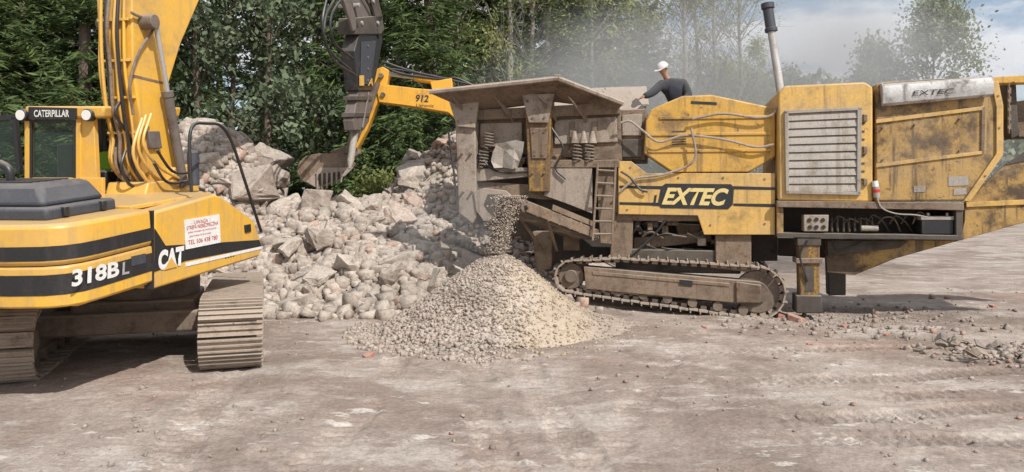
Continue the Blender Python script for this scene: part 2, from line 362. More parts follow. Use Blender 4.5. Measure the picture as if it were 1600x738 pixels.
for p in sample_rub(285,True):
    s=random.choice([.3,.36,.42,.5,.58,.7,.85]) if p[1]<18 else random.uniform(.35,.7)+random.random()**4*.9
    rock((p[0],p[1],p[2]+s*.08),s,'angular pale concrete chunk lying in the rubble heap','concrete chunks of the rubble heap')
for px,py,Y,s,lab,fl in ((455,475,14.7,1.05,'wide flat concrete block at the foot of the heap beside the left excavator track',.7),
    (545,415,15.5,.85,'large pale square block in the middle of the heap front',1),(615,430,15.2,.75,'pale upright block left of the gravel pile',1),
    (500,432,15.4,.7,'pale chunk above the wide flat block',1),(590,455,15,.6,'brownish chunk at the foot of the heap near the gravel',.9),
    (400,258,18.5,1.5,'long tilted slab high on the left slope of the heap',.4),(455,385,16.3,.7,'grey square chunk beside the excavator handrail foot',1),
    (500,370,16.6,.7,'pale cube shaped chunk halfway up the heap',1)):
    q=at(px,py,Y); z=max(q.z,float(gh(q.x,q.y))+float(rub(q.x,q.y))+.12*s) if Y<17 else float(gh(q.x,q.y))+float(rub(q.x,q.y))+.12; rock((q.x,q.y,z),s,lab,None,fl)
# gravel pile
PC=(gx(778,12.6),12.6)
def pile(x,y):
    x=np.asarray(x,float);y=np.asarray(y,float); dx=x-PC[0]; r=np.hypot(dx*np.where(dx<0,.98,1.04),y-PC[1])
    a=fbm(x*1.5,y*1.5,4,44)*.2
    core=1.50*np.clip(1-np.sqrt(r*r+.09)/2.02,0,1)**1.15
    sk=.40*np.exp(-((dx-1.0)/1.05)**2-((y-PC[1]-.3)/1.2)**2)*np.clip(1.6-r/1.9,0,1)
    return np.clip(np.maximum(core,sk)+a*np.clip((2.1-r),0,.6)-.03,0,None)
xs=np.arange(PC[0]-2.7,PC[0]+2.9,.04); ys=np.arange(PC[1]-2.6,PC[1]+2.6,.04); XX,YY=np.meshgrid(xs,ys);R=pile(XX,YY);nx=len(xs)
V=np.stack([XX,YY,gh(XX,YY)+R-.01+fbm(XX*9,YY*9,2,8)*.06*(R>0)],-1).reshape(-1,3); I=(np.arange(len(ys)-1)[:,None]*nx+np.arange(nx-1)[None,:]).ravel()
Fq=np.stack([I,I+1,I+nx+1,I+nx],-1); Fq=Fq[(R.ravel()[Fq]>.012).any(1)]; Ft=np.concatenate([Fq[:,[0,1,2]],Fq[:,[0,2,3]]])
n=42000; rr=2.5*np.sqrt(rng.uniform(0,1,n))**1.2; th=rng.uniform(0,6.283,n); px_=PC[0]+rr*np.cos(th);py_=PC[1]+rr*np.sin(th)
pr_=np.clip(.9-(px_-PC[0]+.3)*.7,.2,.9)
k=(py_<PC[1]+.6)&(rng.uniform(0,1,n)<pr_)&((rr<1.9)|(rng.uniform(0,1,n)<.3)); px_,py_=px_[k],py_[k]
S=.009+.034*rng.uniform(0,1,len(px_))**3; S=S*np.clip(1.15-(px_-PC[0])*.28,.65,1.3)*np.clip(.6+rr[k]*.33,.6,1.25)
v2,f2=scatter(np.stack([px_,py_,gh(px_,py_)+pile(px_,py_)+S*.15],-1),S*1.5,.3)
me=npmesh('gravel_pile',np.concatenate([V,v2]),np.concatenate([Ft,f2+len(V)]),'gravel'); tag(link('gravel_pile',me),'cone of freshly crushed gravel below the side conveyor','gravel pile',kind='stuff')
n=7000; t=rng.uniform(0,1,n); a=at(800,306,12.55);b=at(776,396,12.5)
sp=.12-.02*t; X=a.x+(b.x-a.x)*t**.6+rng.normal(0,1,n)*sp*.8;Yv=a.y+(b.y-a.y)*t+rng.normal(0,1,n)*sp*.7;Zv=a.z+(b.z-a.z)*t**1.2
v2,f2=scatter(np.stack([X,Yv,Zv],-1),.008+.03*rng.uniform(0,1,n)**2); me=npmesh('falling_gravel',v2,f2,'gravel'); tag(link('falling_gravel',me),'stream of gravel falling off the side conveyor','gravel',kind='stuff')
# pebbles
n=4600; Yv=6+rng.uniform(0,1,n)**1.1*12; X=rng.uniform(-.72,.72,n)*Yv; cl=fbm(X*.6,Yv*.6,3,77)>rng.uniform(-.15,.3,n); X,Yv=X[cl],Yv[cl]
S=.006+.045*rng.uniform(0,1,len(X))**6; v2,f2=scatter(np.stack([X,Yv,gh(X,Yv)+S*.2],-1),S*1.5)
n=700; X2=rng.normal(6.0,1.4,n);Y2=rng.normal(13.2,.9,n); S2=.02+.08*rng.uniform(0,1,n)**5
m3=1500; X3=rng.normal(7.25,.55,m3);Y3=rng.normal(10.5,.30,m3); S3=.015+.09*rng.uniform(0,1,m3)**4; Z3=.11*np.exp(-((X3-7.2)/.7)**2-((Y3-10.5)/.4)**2)*rng.uniform(0,1,m3)
v3,f3=scatter(np.stack([X2,Y2,gh(X2,Y2)+S2*.2],-1),S2*1.4); v4,f4=scatter(np.stack([X3,Y3,gh(X3,Y3)+Z3+S3*.2],-1),S3*1.4)
me=npmesh('pebbles',np.concatenate([v2,v3,v4]),np.concatenate([f2,f3+len(v2),f4+len(v2)+len(v3)]),'peb'); tag(link('pebbles',me),'loose pebbles and crumbs strewn over the dirt','pebbles',kind='stuff')
def brick(px,py,s,label,group=None,m='brick'):
    Y=H*FPX/(py-HY); q=at(px,py,Y); mb=MB(); r=random.Random(px)
    a=r.uniform(0,3); ax=(Vector((math.cos(a),math.sin(a),.2)).normalized(),Vector((-math.sin(a),math.cos(a),.1)).normalized(),Z_)
    z=float(gh(q.x,q.y)); c=Vector((q.x,q.y,z+.03*s)); pts=[]
    for sx,sy in((-1,-1),(1,-1),(1,.3),(.6,1),(-1,.9)): pts.append(c+ax[0]*.12*s*sx*r.uniform(.8,1)+ax[1]*.08*s*sy*r.uniform(.8,1)-Z_*.04*s)
    mb.loft(pts,[p+Z_*.09*s*r.uniform(.8,1.1) for p in pts])
    o=mb.build('brick_fragment',m,None,.008); return tag(o,label,'brick fragment',group)
brick(1243,502,1.4,'largest pink brick fragment lying right of the crusher track')
brick(1218,497,1,'small orange brick piece against the crusher track end')
for k,(a,b,s) in enumerate(((575,556,.7),(1100,515,.4),(1320,512,.6),(1385,524,.4),(1265,540,.35),(1550,480,.6),(1480,468,.5),(1500,548,.7),(1545,560,.6),(1590,548,.7),(1215,445,.7))):
    brick(a,b,s,'small red brick fragment lying on the dirt','scattered small brick fragments')
def rockl(px,py,s,label):
    Y=H*FPX/(py-HY); q=at(px,py,Y); rock((q.x,q.y,float(gh(q.x,q.y))+.1*s),s,label,None)
rockl(1440,552,.2,'grey stone left of the scrap heap at the right edge'); rockl(1575,515,.22,'pale stone above the scrap heap at the right edge'); rockl(1022,486,.2,'small pale stone in front of the crusher track')
rockl(616,508,.22,'bluish white lump on the left flank of the gravel pile')
for k,(px,py,w,r_) in enumerate(((1500,540,.5,.25),(1560,552,.55,-.35),(1535,566,.4,.6),(1475,548,.3,-.5))):
    Y=H*FPX/(py-HY); q=at(px,py,Y); mb=MB(); z=float(gh(q.x,q.y))+.07+.02*k
    d=Vector((math.cos(r_),math.sin(r_),.15)); e=Vector((-math.sin(r_),math.cos(r_),.3)).normalized(); a=[];b_=[]
    for i in range(-4,5):
        p=q+d*w*i/8+e*(.03*math.sin(i*2.1)); p.z=z+.03*math.sin(i*1.3+k); a.append(p); b_.append(p+e*(.13+.04*math.sin(i*1.7+k))+Z_*.02*math.cos(i*2+k))
    n_=len(a); mb.add(a+b_,[(i,i+1,n_+i+1,n_+i) for i in range(n_-1)])
    o=mb.build('scrap_sheet','cd' if k%2 else 'cr',None,0,False); md=o.modifiers.new('s','SOLIDIFY'); md.thickness=.012
    tag(o,['bent brown scrap strip on top of the scrap heap','wide scrap plate at the right end of the scrap heap','scrap strip at the front of the scrap heap','short scrap piece at the left tip of the scrap heap'][k],'scrap metal')
# ---------------------------------------------------------------- people
def skin_mesh(name,nodes,edges,m,parent,sub=1):
    bm=bmesh.new(); L=bm.verts.layers.skin.verify(); vs=[]
    for i,(p,r) in enumerate(nodes):
        v=bm.verts.new(p); v[L].radius=(r,r); v[L].use_root=(i==0); vs.append(v)
    for a,b in edges: bm.edges.new((vs[a],vs[b]))
    me=bpy.data.meshes.new('s'); bm.to_mesh(me); bm.free(); ob=bpy.data.objects.new('s',me); C.objects.link(ob)
    ob.modifiers.new('k','SKIN'); s=ob.modifiers.new('u','SUBSURF'); s.levels=sub; s.render_levels=sub
    dg=bpy.context.evaluated_depsgraph_get(); dg.update(); m2=bpy.data.meshes.new_from_object(ob.evaluated_get(dg)); bpy.data.objects.remove(ob)
    m2.name=name; m2.polygons.foreach_set('use_smooth',[True]*len(m2.polygons)); m2.materials.clear(); m2.materials.append(M[m]); return link(name,m2,parent)
def person(root,J,face,mats,cap=True):
    up=(J['head']-J['neck']).normalized(); f=face.normalized(); side=up.cross(f).normalized(); f=side.cross(up)
    n=[(J['pelvis'],.125),(J['belly'],.11),(J['chest'],.135),(J['neck'],.06),(J['head']-up*.06+f*.02,.068),(J['head']+up*.0,.1),(J['head']+up*.06,.094)]
    e=[(0,1),(1,2),(2,3),(3,4),(4,5),(5,6)]
    for s in 'RL':
        i=len(n); n+=[(J['s'+s],.06),(J['e'+s],.043),(J['h'+s],.028)]; e+=[(2,i),(i,i+1),(i+1,i+2)]
        hd=(J['h'+s]-J['e'+s]).normalized(); cr=hd.cross(f).normalized()
        pm=J['h'+s]+hd*.06; n.append((pm,.03)); e.append((i+2,i+3))
        for k in range(4):
            b=pm+hd*.03+cr*(k-1.5)*.02; t=b+hd*(.035+.008*(1.5-abs(k-1.5)))-Z_*.012; j=len(n); n+=[(b,.009),(t,.008),(t+hd*.018-Z_*.022,.007)]; e+=[(i+3,j),(j,j+1),(j+1,j+2)]
        b=J['h'+s]+hd*.03+cr*.035; j=len(n); n+=[(b,.010),(b+cr*.018+hd*.03,.009)]; e+=[(i+3,j),(j,j+1)]
        i=len(n); n+=[(J['p'+s],.085),(J['k'+s],.058),(J['a'+s],.042),(J['a'+s]+f*.16-up*.04,.04)]; e+=[(0,i),(i,i+1),(i+1,i+2),(i+2,i+3)]
    body=skin_mesh('body',n,e,'skin',root,1)
    fa=MB(); hc=J['head']+up*.01
    fa.tube([hc+f*.088+up*.03,hc+f*.122-up*.015],[.009,.018],8); 
    fa.build('nose','skin',root)
    for s in(-1,1):
        q=MB(); q.tube([hc+f*.088+side*s*.034+up*.022,hc+f*.099+side*s*.034+up*.022],.012,8); q.build('eye','blk',root)
        q=MB(); q.tube([hc+side*s*.094-up*.03,hc+side*s*.108,hc+side*s*.096+up*.035],[.008,.02,.01],6); q.build('ear','skin',root)
    q=MB(); q.tube([hc+f*.094-side*.022-up*.05,hc+f*.102-up*.052,hc+f*.094+side*.022-up*.05],.006,6); q.build('mouth','brick',root)
    jk=[(J['pelvis'],.17),(J['belly'],.16),(J['chest'],.19),(J['neck']-up*.03,.09)]; je=[(0,1),(1,2),(2,3)]
    for s in 'RL':
        i=len(jk); jk+=[(J['s'+s],.11),(J['e'+s],.09),(J['h'+s]+(J['h'+s]-J['e'+s]).normalized()*.015,.062)]; je+=[(2,i),(i,i+1),(i+1,i+2)]
    skin_mesh('jacket',jk,je,mats[0],root,1)
    if mats[1]: skin_mesh('vest',[(J['pelvis'],.18),(J['belly'],.172),(J['chest'],.2),(J['chest']+(J['neck']-J['chest'])*.7,.115)]+[(J['chest']+(J[k]-J['chest'])*.5+up*.01,.11) for k in('sR','sL')],[(0,1),(1,2),(2,3),(2,4),(2,5)],mats[1],root,1)
    tr=[(J['pelvis'],.14)];te=[]
    for s in 'RL': i=len(tr); tr+=[(J['p'+s],.1),(J['k'+s],.075),(J['a'+s],.06)]; te+=[(0,i),(i,i+1),(i+1,i+2)]
    skin_mesh('trousers',tr,te,'trou',root,1)
    for s in 'RL': skin_mesh('boot',[(J['a'+s],.06),(J['a'+s]+f*.07-Z_*.04,.055),(J['a'+s]+f*.17-Z_*.05,.048)],[(0,1),(1,2)],'blk',root,1)
    q=MB(); 
    if cap:
        vs=[];fs=[];
        for i in range(6):
            a=i/5*math.pi/2
            for k in range(16):
                g=k/16*2*math.pi; vs.append(hc+up*(.03+.11*math.sin(a))+(f*math.cos(g)*1.08+side*math.sin(g)*.95)*(.117*math.cos(a)+.002))
        fs=[(i*16+k,i*16+(k+1)%16,i*16+16+(k+1)%16,i*16+16+k) for i in range(5) for k in range(16)]; q.add(vs,fs+[tuple(range(16))])
        br=[hc+up*.035+f*(.1+.1*math.cos(g))+side*math.sin(g)*.09 for g in [x*.3 for x in range(-5,6)]]
        q.loft(br,[b+up*.012 for b in br]); q.build('cap','cap',root)
    else:
        skin_mesh('hair',[(hc+up*.05-f*.02,.09),(hc+up*.09,.07)],[(0,1)],'cd',root,1)
# ---------------------------------------------------------------- excavator (near)
ya,pi_=math.radians(11),math.radians(6)
Fv=Vector((math.sin(ya)*math.cos(pi_),math.cos(ya)*math.cos(pi_),math.sin(pi_)))
Rv=Vector((math.cos(ya),-math.sin(ya),0)); Uv=Rv.cross(Fv).normalized()
A=at(105,490,7.41); SP=Pl(A,Fv,Uv); RP=Pl(A+Fv*2.6,Rv,Uv)
ex=thing('excavator',(-5.17,10.7,0),'yellow crawler excavator with hydraulic breaker at the left edge','excavator')
vt=SP.uv(150,342)[1]
path=[(.9,-2.55),(.45,-2.55),(.16,-2.42),(.03,-2.1),(-.05,-1.3),(-.03,-.6),(.03,-.25),(.12,-.1),(.26,-.02),(.45,0)]
u240=SP.uv(240,390)[0]
def cwband(v0,v1,off,u1,closed=True):
    mb=MB(); P=path+[(u1-.01,0)]
    def pts(v,o): 
        out=[]
        for i,(f,r) in enumerate(P):
            a=P[max(i-1,0)];b=P[min(i+1,len(P)-1)]; t=Vector((b[0]-a[0],b[1]-a[1])).normalized()
            out.append(A+Fv*(f-t[1]*o)+Rv*(r+t[0]*o)+Uv*v)
        return out
    a=pts(v0,off); b=pts(v1,off)
    if closed: a+=[A+Fv*(u1-.01)-Rv*2.5+Uv*v0]; b+=[A+Fv*(u1-.01)-Rv*2.5+Uv*v1]; mb.loft(a,b)
    else:
        n=len(a); mb.add(a+b,[(i,i+1,n+i+1,n+i) for i in range(n-1)])
    return mb
vA=lambda py:SP.uv(105,py)[1]
v_s1=(vA(408),vA(385)); v_s2=(vA(464),vA(431)); vmid=vA(418)
cw=cwband(0.03,vmid,0,u240); cw.loft([A+Fv*.2-Rv*2.4,A+Fv*(u240-.02)-Rv*2.4,A+Fv*(u240-.02)-Rv*.05,A+Fv*.25-Rv*.1],[p+Uv*.05 for p in(A+Fv*.2-Rv*2.4,A+Fv*(u240-.02)-Rv*2.4,A+Fv*(u240-.02)-Rv*.05,A+Fv*.25-Rv*.1)])
o_cw=cw.build('counterweight','cat',ex,.03)
cwband(vmid+.004,vt,.012,u240).build('upper_counterweight','cat',ex,.045)
cwband(*v_s1,.018,u240,False).build('black_stripe','blk',ex)
cwband(*v_s2,.006,u240,False).build('black_stripe','blk',ex)
text(SP,'318B',(112,449),(186,432),(113,422),-.012,'wht',ex,.0,.035)
text(SP,'L',(191,430),(202,427.5),(192,410),-.013,'sil',ex,.0,.02)
mb=MB(); mb.prism(SP,[(241,331),(335,304),(347,308),(397,345),(411,386),(405,401),(310,431),(241,452)],0,2.5); mb.build('side_panel','cat',ex,.03)
mb=MB(); mb.prism(SP,[(242,357),(259,384),(330,380),(405,375),(409,385),(290,408),(242,425)],-.006,-.002); mb.build('black_stripe','blk',ex)
mb=MB(); mb.prism(SP,[(290,411),(409,385),(409,389),(290,417)],-.008,-.003); mb.build('white_stripe','wht',ex)
text(SP,'CAT',(247,424),(287,414),(248,392),-.012,'wht',ex,0,.06)
mb=MB(); mb.add([SP.p(x,y,-.015) for x,y in((257,422),(277,417),(268,402))],[(0,1,2)]); mb.build('emblem_triangle','cat',ex)
mb=MB(); mb.prism(SP,[(289,344),(343,335),(345,379),(291,390)],-.016,-.004); st=mb.build('notice_plate','wht',ex)
text(SP,'UWAGA',(304,351),(325,347),(304,345),-.02,'red',st)
text(SP,'STREFA NIEBEZPIECZNA',(292,360),(341,351),(292,354),-.02,'red',st)
text(SP,'TEL 506 438 780',(294,383),(340,374),(294,376),-.02,'red',st)
for a,b in(((294,366),(338,358)),((296,372),(330,366))): text(SP,'zakaz wstepu na teren pracy',a,b,(a[0],a[1]-4),-.02,'red',st)
mb=MB(); mb.prism(SP,[(206,401),(228,396),(228,411),(206,416)],-.012,-.004); mb.build('small_plate','hood',ex)
mb=MB(); mb.prism(SP,[(383,352),(392,350),(393,362),(384,364)],-.02,0); mb.build('latch','blk',ex,.004)
mb=MB(); mb.prism(SP,[(238,330),(241,329),(241,452),(238,452)],-.004,.1); mb.build('panel_gap','blk',ex)
mb=MB()
for k in range(4): mb.prism(SP,[(352+k*4,398-k),(354+k*4,397.5-k),(354+k*4,404-k),(352+k*4,404.5-k)],-.004,-.001)
mb.build('vent_slot','blk',ex)
# hood on top
mb=MB(); mb.lbox(SP,.3,1.32,vt-.02,vt+.13,.42,2.3); mb.build('hood_base','hood',ex,.04)
mb=MB()
q=lambda u,v,d:SP.w(u,v,d)
mb.loft([q(.36,vt+.13,.5),q(1.28,vt+.13,.5),q(1.28,vt+.13,2.25),q(.36,vt+.13,2.25)],[q(.5,vt+.36,.66),q(1.2,vt+.36,.66),q(1.2,vt+.36,2.2),q(.5,vt+.36,2.2)]); mb.build('engine_hood','hood',ex,.06)
mb=MB(); 
for k in range(6): mb.lbox(SP,.58+.1*k,.62+.1*k,vt+.36,vt+.372,.85,2.0)
mb.build('hood_grille','blk',ex)
mb=MB(); e0=q(.8,vt+.34,1.3); mb.tube(smoothp([e0,e0+Uv*.12,e0+Uv*.18+Rv*-.04,e0+Uv*.22-Rv*.12],4),.045,12); mb.build('exhaust_stub','blk',ex)
for u_ in(.5,1.05):
    mb=MB(); mb.lbox(SP,u_,u_+.07,vt+.02,vt+.12,.38,.43); mb.build('hood_latch','blk',ex,.01)
mb=MB(); mb.lbox(SP,u240,2.9,vt-.02,vt+.03,.25,2.4); mb.build('deck_plate','cat',ex,.01)
# cab
cab=MB()
cab.prism(RP,[(38,166),(163,166),(160,184),(40,186)],-.05,1.6)
cabo=cab.build('cab','cat',ex,.03)
def rp(name,pts,d0,d1,m,bev=.008,par=None): mb=MB(); mb.prism(RP,pts,d0,d1); return mb.build(name,m,par or ex,bev)
rp('pillar',[(38,184),(46,184),(46,300),(38,300)],0,.08,'cat',par=cabo); rp('pillar',[(118,184),(126,184),(126,300),(118,300)],0,.1,'cat',par=cabo)
rp('rear_panel',[(40,278),(160,278),(160,312),(40,312)],0,.06,'cat',par=cabo); rp('pillar',[(126,184),(146,184),(152,300),(126,300)],.02,.1,'cat',par=cabo)
for d in(.85,1.5): rp('pillar',[(152,186),(159,186),(162,300),(155,300)],d,d+.08,'blk',par=cabo); rp('pillar',[(42,184),(48,184),(48,300),(42,300)],d,d+.08,'blk',par=cabo)
rp('cab_floor',[(40,300),(162,300),(162,330),(40,330)],0.06,1.6,'blk',par=cabo)
rp('rear_window',[(46,188),(118,188),(118,278),(46,278)],.03,.036,'gls',0,cabo)
rp('window_gasket',[(46,188),(118,188),(118,192),(46,192)],-.004,.02,'blk',0,cabo); rp('window_gasket',[(46,192),(50,192),(50,278),(46,278)],-.004,.02,'blk',0,cabo);rp('window_gasket',[(114,192),(118,192),(118,278),(114,278)],-.004,.02,'blk',0,cabo)
rp('sign_band',[(44,167),(119,169),(119,187),(44,187)],-.07,-.051,'blk',.004,cabo)
text(RP,'CATERPILLAR',(53,183),(108,183),(53,172),-.078,'wht',cabo,0,.02)
for px in(32,135):
    mb=MB(); c=RP.p(px,180,-.1); mb.cyl(c,c+RP.n*.1,.085,20); lo=mb.build('work_lamp','blk',ex,.01); mb=MB(); mb.cyl(c-RP.n*.012,c-RP.n*.002,.068,20); mb.build('lamp_lens','lens',lo)
rp('open_door_glass',[(-30,190),(22,184),(30,270),(-30,275)],.5,.506,'gls',0,cabo)
rp('door_frame',[(18,184),(24,184),(32,272),(26,272)],.48,.54,'blk',0,cabo); rp('door_frame',[(-30,182),(24,178),(24,186),(-30,190)],.48,.54,'blk',0,cabo)
rp('seat_back',[(88,225),(116,225),(118,300),(88,300)],.55,.7,'blk',.03,cabo); rp('seat',[(88,285),(125,285),(125,305),(88,305)],.7,1.2,'blk',.03,cabo)
rp('side_console',[(128,268),(165,268),(165,300),(128,300)],.25,1.3,'blk',.02,cabo)
# boom
BP=Pl(SP.O+SP.n*1.2,Fv,Uv)
def bp(name,pts,d0,d1,m,bev=.02,par=None): mb=MB(); mb.prism(BP,pts,d0,d1); return mb.build(name,m,par or ex,bev)
bp('boom',[(206,0),(214,-110),(300,-270),(520,-200),(545,-165),(525,-140),(420,-150),(345,-80),(312,0),(283,68),(264,130),(264,205),(292,300),(240,300),(224,210),(208,110)],0,.42,'cat')
bp('boom_bracket',[(272,262),(303,256),(313,300),(266,300)],-.1,.5,'cat')
bp('swing_bracket',[(232,285),(262,282),(290,322),(222,325)],-.12,.5,'cat')
bp('weld_seam',[(262,130),(265,130),(265,134),(206,120),(206,116)],-.006,0,'cr',0)
for d in(-.13,.55):
    mb=MB(); a,b=BP.p(243,36,d),BP.p(287,292,d); c=a+(b-a)*.42; mb.cyl(a,c,.035); r=mb.build('boom_cylinder_rod','chr',ex)
    mb=MB(); mb.cyl(c,b,.068); mb.cyl(c-(b-a).normalized()*.04,c+(b-a).normalized()*.04,.08); mb.build('boom_cylinder','stk',ex)
mb=MB(); a=BP.p(243,34,-.2); mb.cyl(a,a+BP.n*.85,.1); mb.build('pivot_pin','trd',ex,.01)
mb=MB(); mb.cyl(SP.p(301,238,.6),SP.p(303,290,.6),.075); mb.build('accumulator','hood',ex,.01)
EY=[(-10,206),(50,206.5),(110,208),(170,216),(215,223),(262,229)]
for d,off,m_,r in ((.46,-1,'cat',.022),(.40,-5,'cat',.022),(.34,-4,'blk',.02),(.28,-7,'cr',.024),(.21,-4,'cat',.022),(.15,-6,'blk',.022),(.09,-3,'cat',.02),(.49,3,'blk',.022)):
    mb=MB(); pts=[BP.p(x-108*max(0,d)+off+2*math.sin(y*.05+d*9),y,d) for y,x in EY]; 
    e_=BP.p(EY[-1][1]-108*d*.5+28,318,max(-.1,d-.15)); mb.tube(smoothp(pts+[e_],6),r,8); mb.build('hydraulic_pipe' if m_=='cat' else 'hydraulic_hose',m_,ex)
for y,x in((28,206),(92,207.5),(150,213),(205,221)):
    bp('pipe_clamp',[(x-7,y),(x+2,y),(x+2,y+4),(x-7,y+4)],.02,.48,'cat',.004)
for P_,d,m_ in((((205,20),(240,40),(218,80),(203,130),(208,180)),-.05,'cr'),(((228,180),(216,230),(240,272),(280,290)),-.1,'cat'),(((236,178),(224,225),(250,262),(286,282)),-.12,'cat'),(((222,185),(208,240),(232,285),(270,300)),-.1,'cat'),(((245,235),(270,268),(300,270)),-.25,'blk'),(((240,255),(262,285),(300,282)),-.22,'blk'),(((186,120),(192,150),(180,175),(196,205),(215,240)),.2,'blk'),(((196,235),(190,262),(205,290),(240,300)),.1,'blk'),(((180,230),(182,262),(196,285),(225,310)),.3,'cr')):
    mb=MB(); mb.tube(smoothp([BP.p(x,y,d) for x,y in P_],6),.02,8); mb.build('hydraulic_hose',m_,ex)
bp('valve_block',[(232,205),(250,205),(254,232),(236,232)],-.06,0,'stk',.01)
mb=MB(); mb.tube(smoothp([SP.p(x,y,.12) for x,y in((299,300),(296,225),(302,196),(322,193),(345,197),(362,222),(380,275),(396,325),(408,362))],6),.022,10); mb.build('handrail','blk',ex)
# stick + breaker
bp('stick',[(522,-190),(562,-205),(582,-60),(590,0),(592,30),(560,30),(548,0),(535,-90)],.08,.36,'stk')
bp('stick_link',[(538,0),(546,-6),(562,44),(552,50)],-.02,.04,'stk'); bp('stick_link',[(578,-10),(591,-5),(599,30),(590,40)],-.02,.03,'cd'); bp('stick_link',[(578,-10),(591,-5),(599,30),(590,40)],.4,.45,'cd')
mb=MB(); c=BP.p(552,-60,.2); c2=BP.p(574,-4,.2); mb.cyl(BP.p(540,-180,.2),c,.085); mb.build('bucket_cylinder','stk',ex); mb=MB(); mb.cyl(c,c2,.045); mb.build('cylinder_rod','chr',ex)
bp('quick_coupler',[(556,28),(597,24),(601,46),(596,54),(556,54)],-.02,.42,'cd')
for x,y in((585,2),(567,36),(592,36),(562,8)):
    mb=MB(); c=BP.p(x,y,-.06); mb.cyl(c,c+BP.n*.52,.05,16); mb.build('pivot_pin','chr',ex,.005)
br=bp('breaker_housing',[(562,50),(596,48),(598,64),(590,108),(583,142),(560,142),(557,110),(554,80)],.02,.36,'blk')
bp('breaker_side_plate',[(566,66),(588,64),(579,132),(564,132)],-.01,.018,'hood',.004,br)
bp('breaker_decal',[(562,118),(569,118),(569,134),(562,134)],-.02,-.0105,'cat',0,br)
text(BP,'A',(575,134),(583,134),(577,122),-.02,'cat',br,0,.03)
for y in(72,90,108,126): 
    mb=MB(); c=BP.p(576,y,-.03); mb.cyl(c,c+BP.n*.05,.03,8); mb.build('housing_bolt','cr',br)
bp('breaker_front_head',[(560,142),(583,142),(577,190),(569,204),(554,204),(552,188)],.06,.32,'stk'); bp('breaker_collar',[(557,150),(583,150),(582,157),(557,157)],.02,.36,'cd',.01); bp('breaker_collar',[(554,176),(579,176),(578,183),(553,183)],.03,.35,'cd',.01)
for d in(.04,.3):
    mb=MB(); mb.cyl(BP.p(576,145,d),BP.p(566,200,d),.03,10); mb.build('tie_rod','stk',ex)
mb=MB(); mb.tube([BP.p(556,200,.2),BP.p(548,250,.2),BP.p(546,264,.2)],[.085,.08,.03],14); mb.build('chisel','lou',ex)
for P_ in(((528,-10),(508,30),(512,75),(548,110)),((540,-10),(518,25),(522,66),(552,92)),((566,-10),(582,20),(592,60)),((512,-10),(504,40),(520,92),(556,118))):
    mb=MB(); mb.tube(smoothp([BP.p(x,y,.0) for x,y in P_],6),.028,8); mb.build('hydraulic_hose','blk',ex)
# undercarriage
td=Vector((-.309,.951,0)).normalized(); tl=Vector((-td.y,td.x,0))
CR=Vector((gx(360,9.3),9.3,0))
zg=float(gh(CR.x,CR.y))-.0
for s in(0,1):
    O=CR+tl*(2.5*s)+Z_*(zg+.02)
    TP=Pl(O,td,Z_)
    lp=hull2([(round(a,4),round(b,4)) for a,b in circ((.45,.44),.41)+circ((3.6,.44),.41)])
    mb=belt(TP,lp,46,-.38,.38,.03,.035,3,.43); bo=mb.build('track_belt','trk',ex,0,False)
    mb=MB(); mb.lbox(TP,.5,3.5,.22,.62,-.2,.2); mb.build('track_frame','trd',ex,.03)
    for u_,r_,nm in((.45,.36,'sprocket'),(3.6,.34,'idler')):
        mb=MB(); mb.cyl(TP.w(u_,.44,-.12),TP.w(u_,.44,.12),r_,28); mb.cyl(TP.w(u_,.44,-.3),TP.w(u_,.44,.3),r_*.45,20); mb.build(nm,'trd',ex,.01)
    for k in range(6):
        mb=MB(); mb.cyl(TP.w(.95+.42*k,.13,-.2),TP.w(.95+.42*k,.13,.2),.09,14); mb.build('roller','trd',ex)
TP=Pl(CR+tl*1.25+Z_*zg,td,Z_)
mb=MB(); mb.lbox(TP,1.2,2.9,.42,.8,-.75,.75); mb.lbox(TP,1.0,1.5,.4,.68,-1.2,1.2); mb.lbox(TP,2.6,3.1,.4,.68,-1.2,1.2); mb.build('centre_frame','trd',ex,.04)
mb=MB(); mb.cyl(TP.w(2.05,.8,0),TP.w(2.05,1.15,0),.75,32); mb.build('slew_ring','trd',ex,.01)
mb=MB(); mb.lbox(SP,.3,3.6,-.0,.06,.15,2.35); mb.lbox(SP,1.6,3.6,.0,-.12,.6,1.9); mb.build('belly_plate','trd',ex,.01)
# operator
op=thing('person',(-5.7,11.,1.2),'seated machine operator in a bright green jacket inside the near cab','person')
b0=RP.p(180,300,.75); fo=Fv.copy(); 
J=dict(pelvis=b0,belly=b0+Z_*.2,chest=b0+Z_*.42,neck=b0+Z_*.6,head=b0+Z_*.75)
for s,k in(('R',1),('L',-1)):
    J['s'+s]=b0+Z_*.5+Rv*.19*k;J['e'+s]=b0+Z_*.24+Rv*.24*k+fo*.1;J['h'+s]=b0+Z_*.2+Rv*.22*k+fo*.34
    J['p'+s]=b0+Rv*.1*k+fo*.04;J['k'+s]=b0+Rv*.14*k+fo*.45+Z_*.04;J['a'+s]=b0+Rv*.14*k+fo*.5-Z_*.4
person(op,J,Fv,('hiv',None),False)
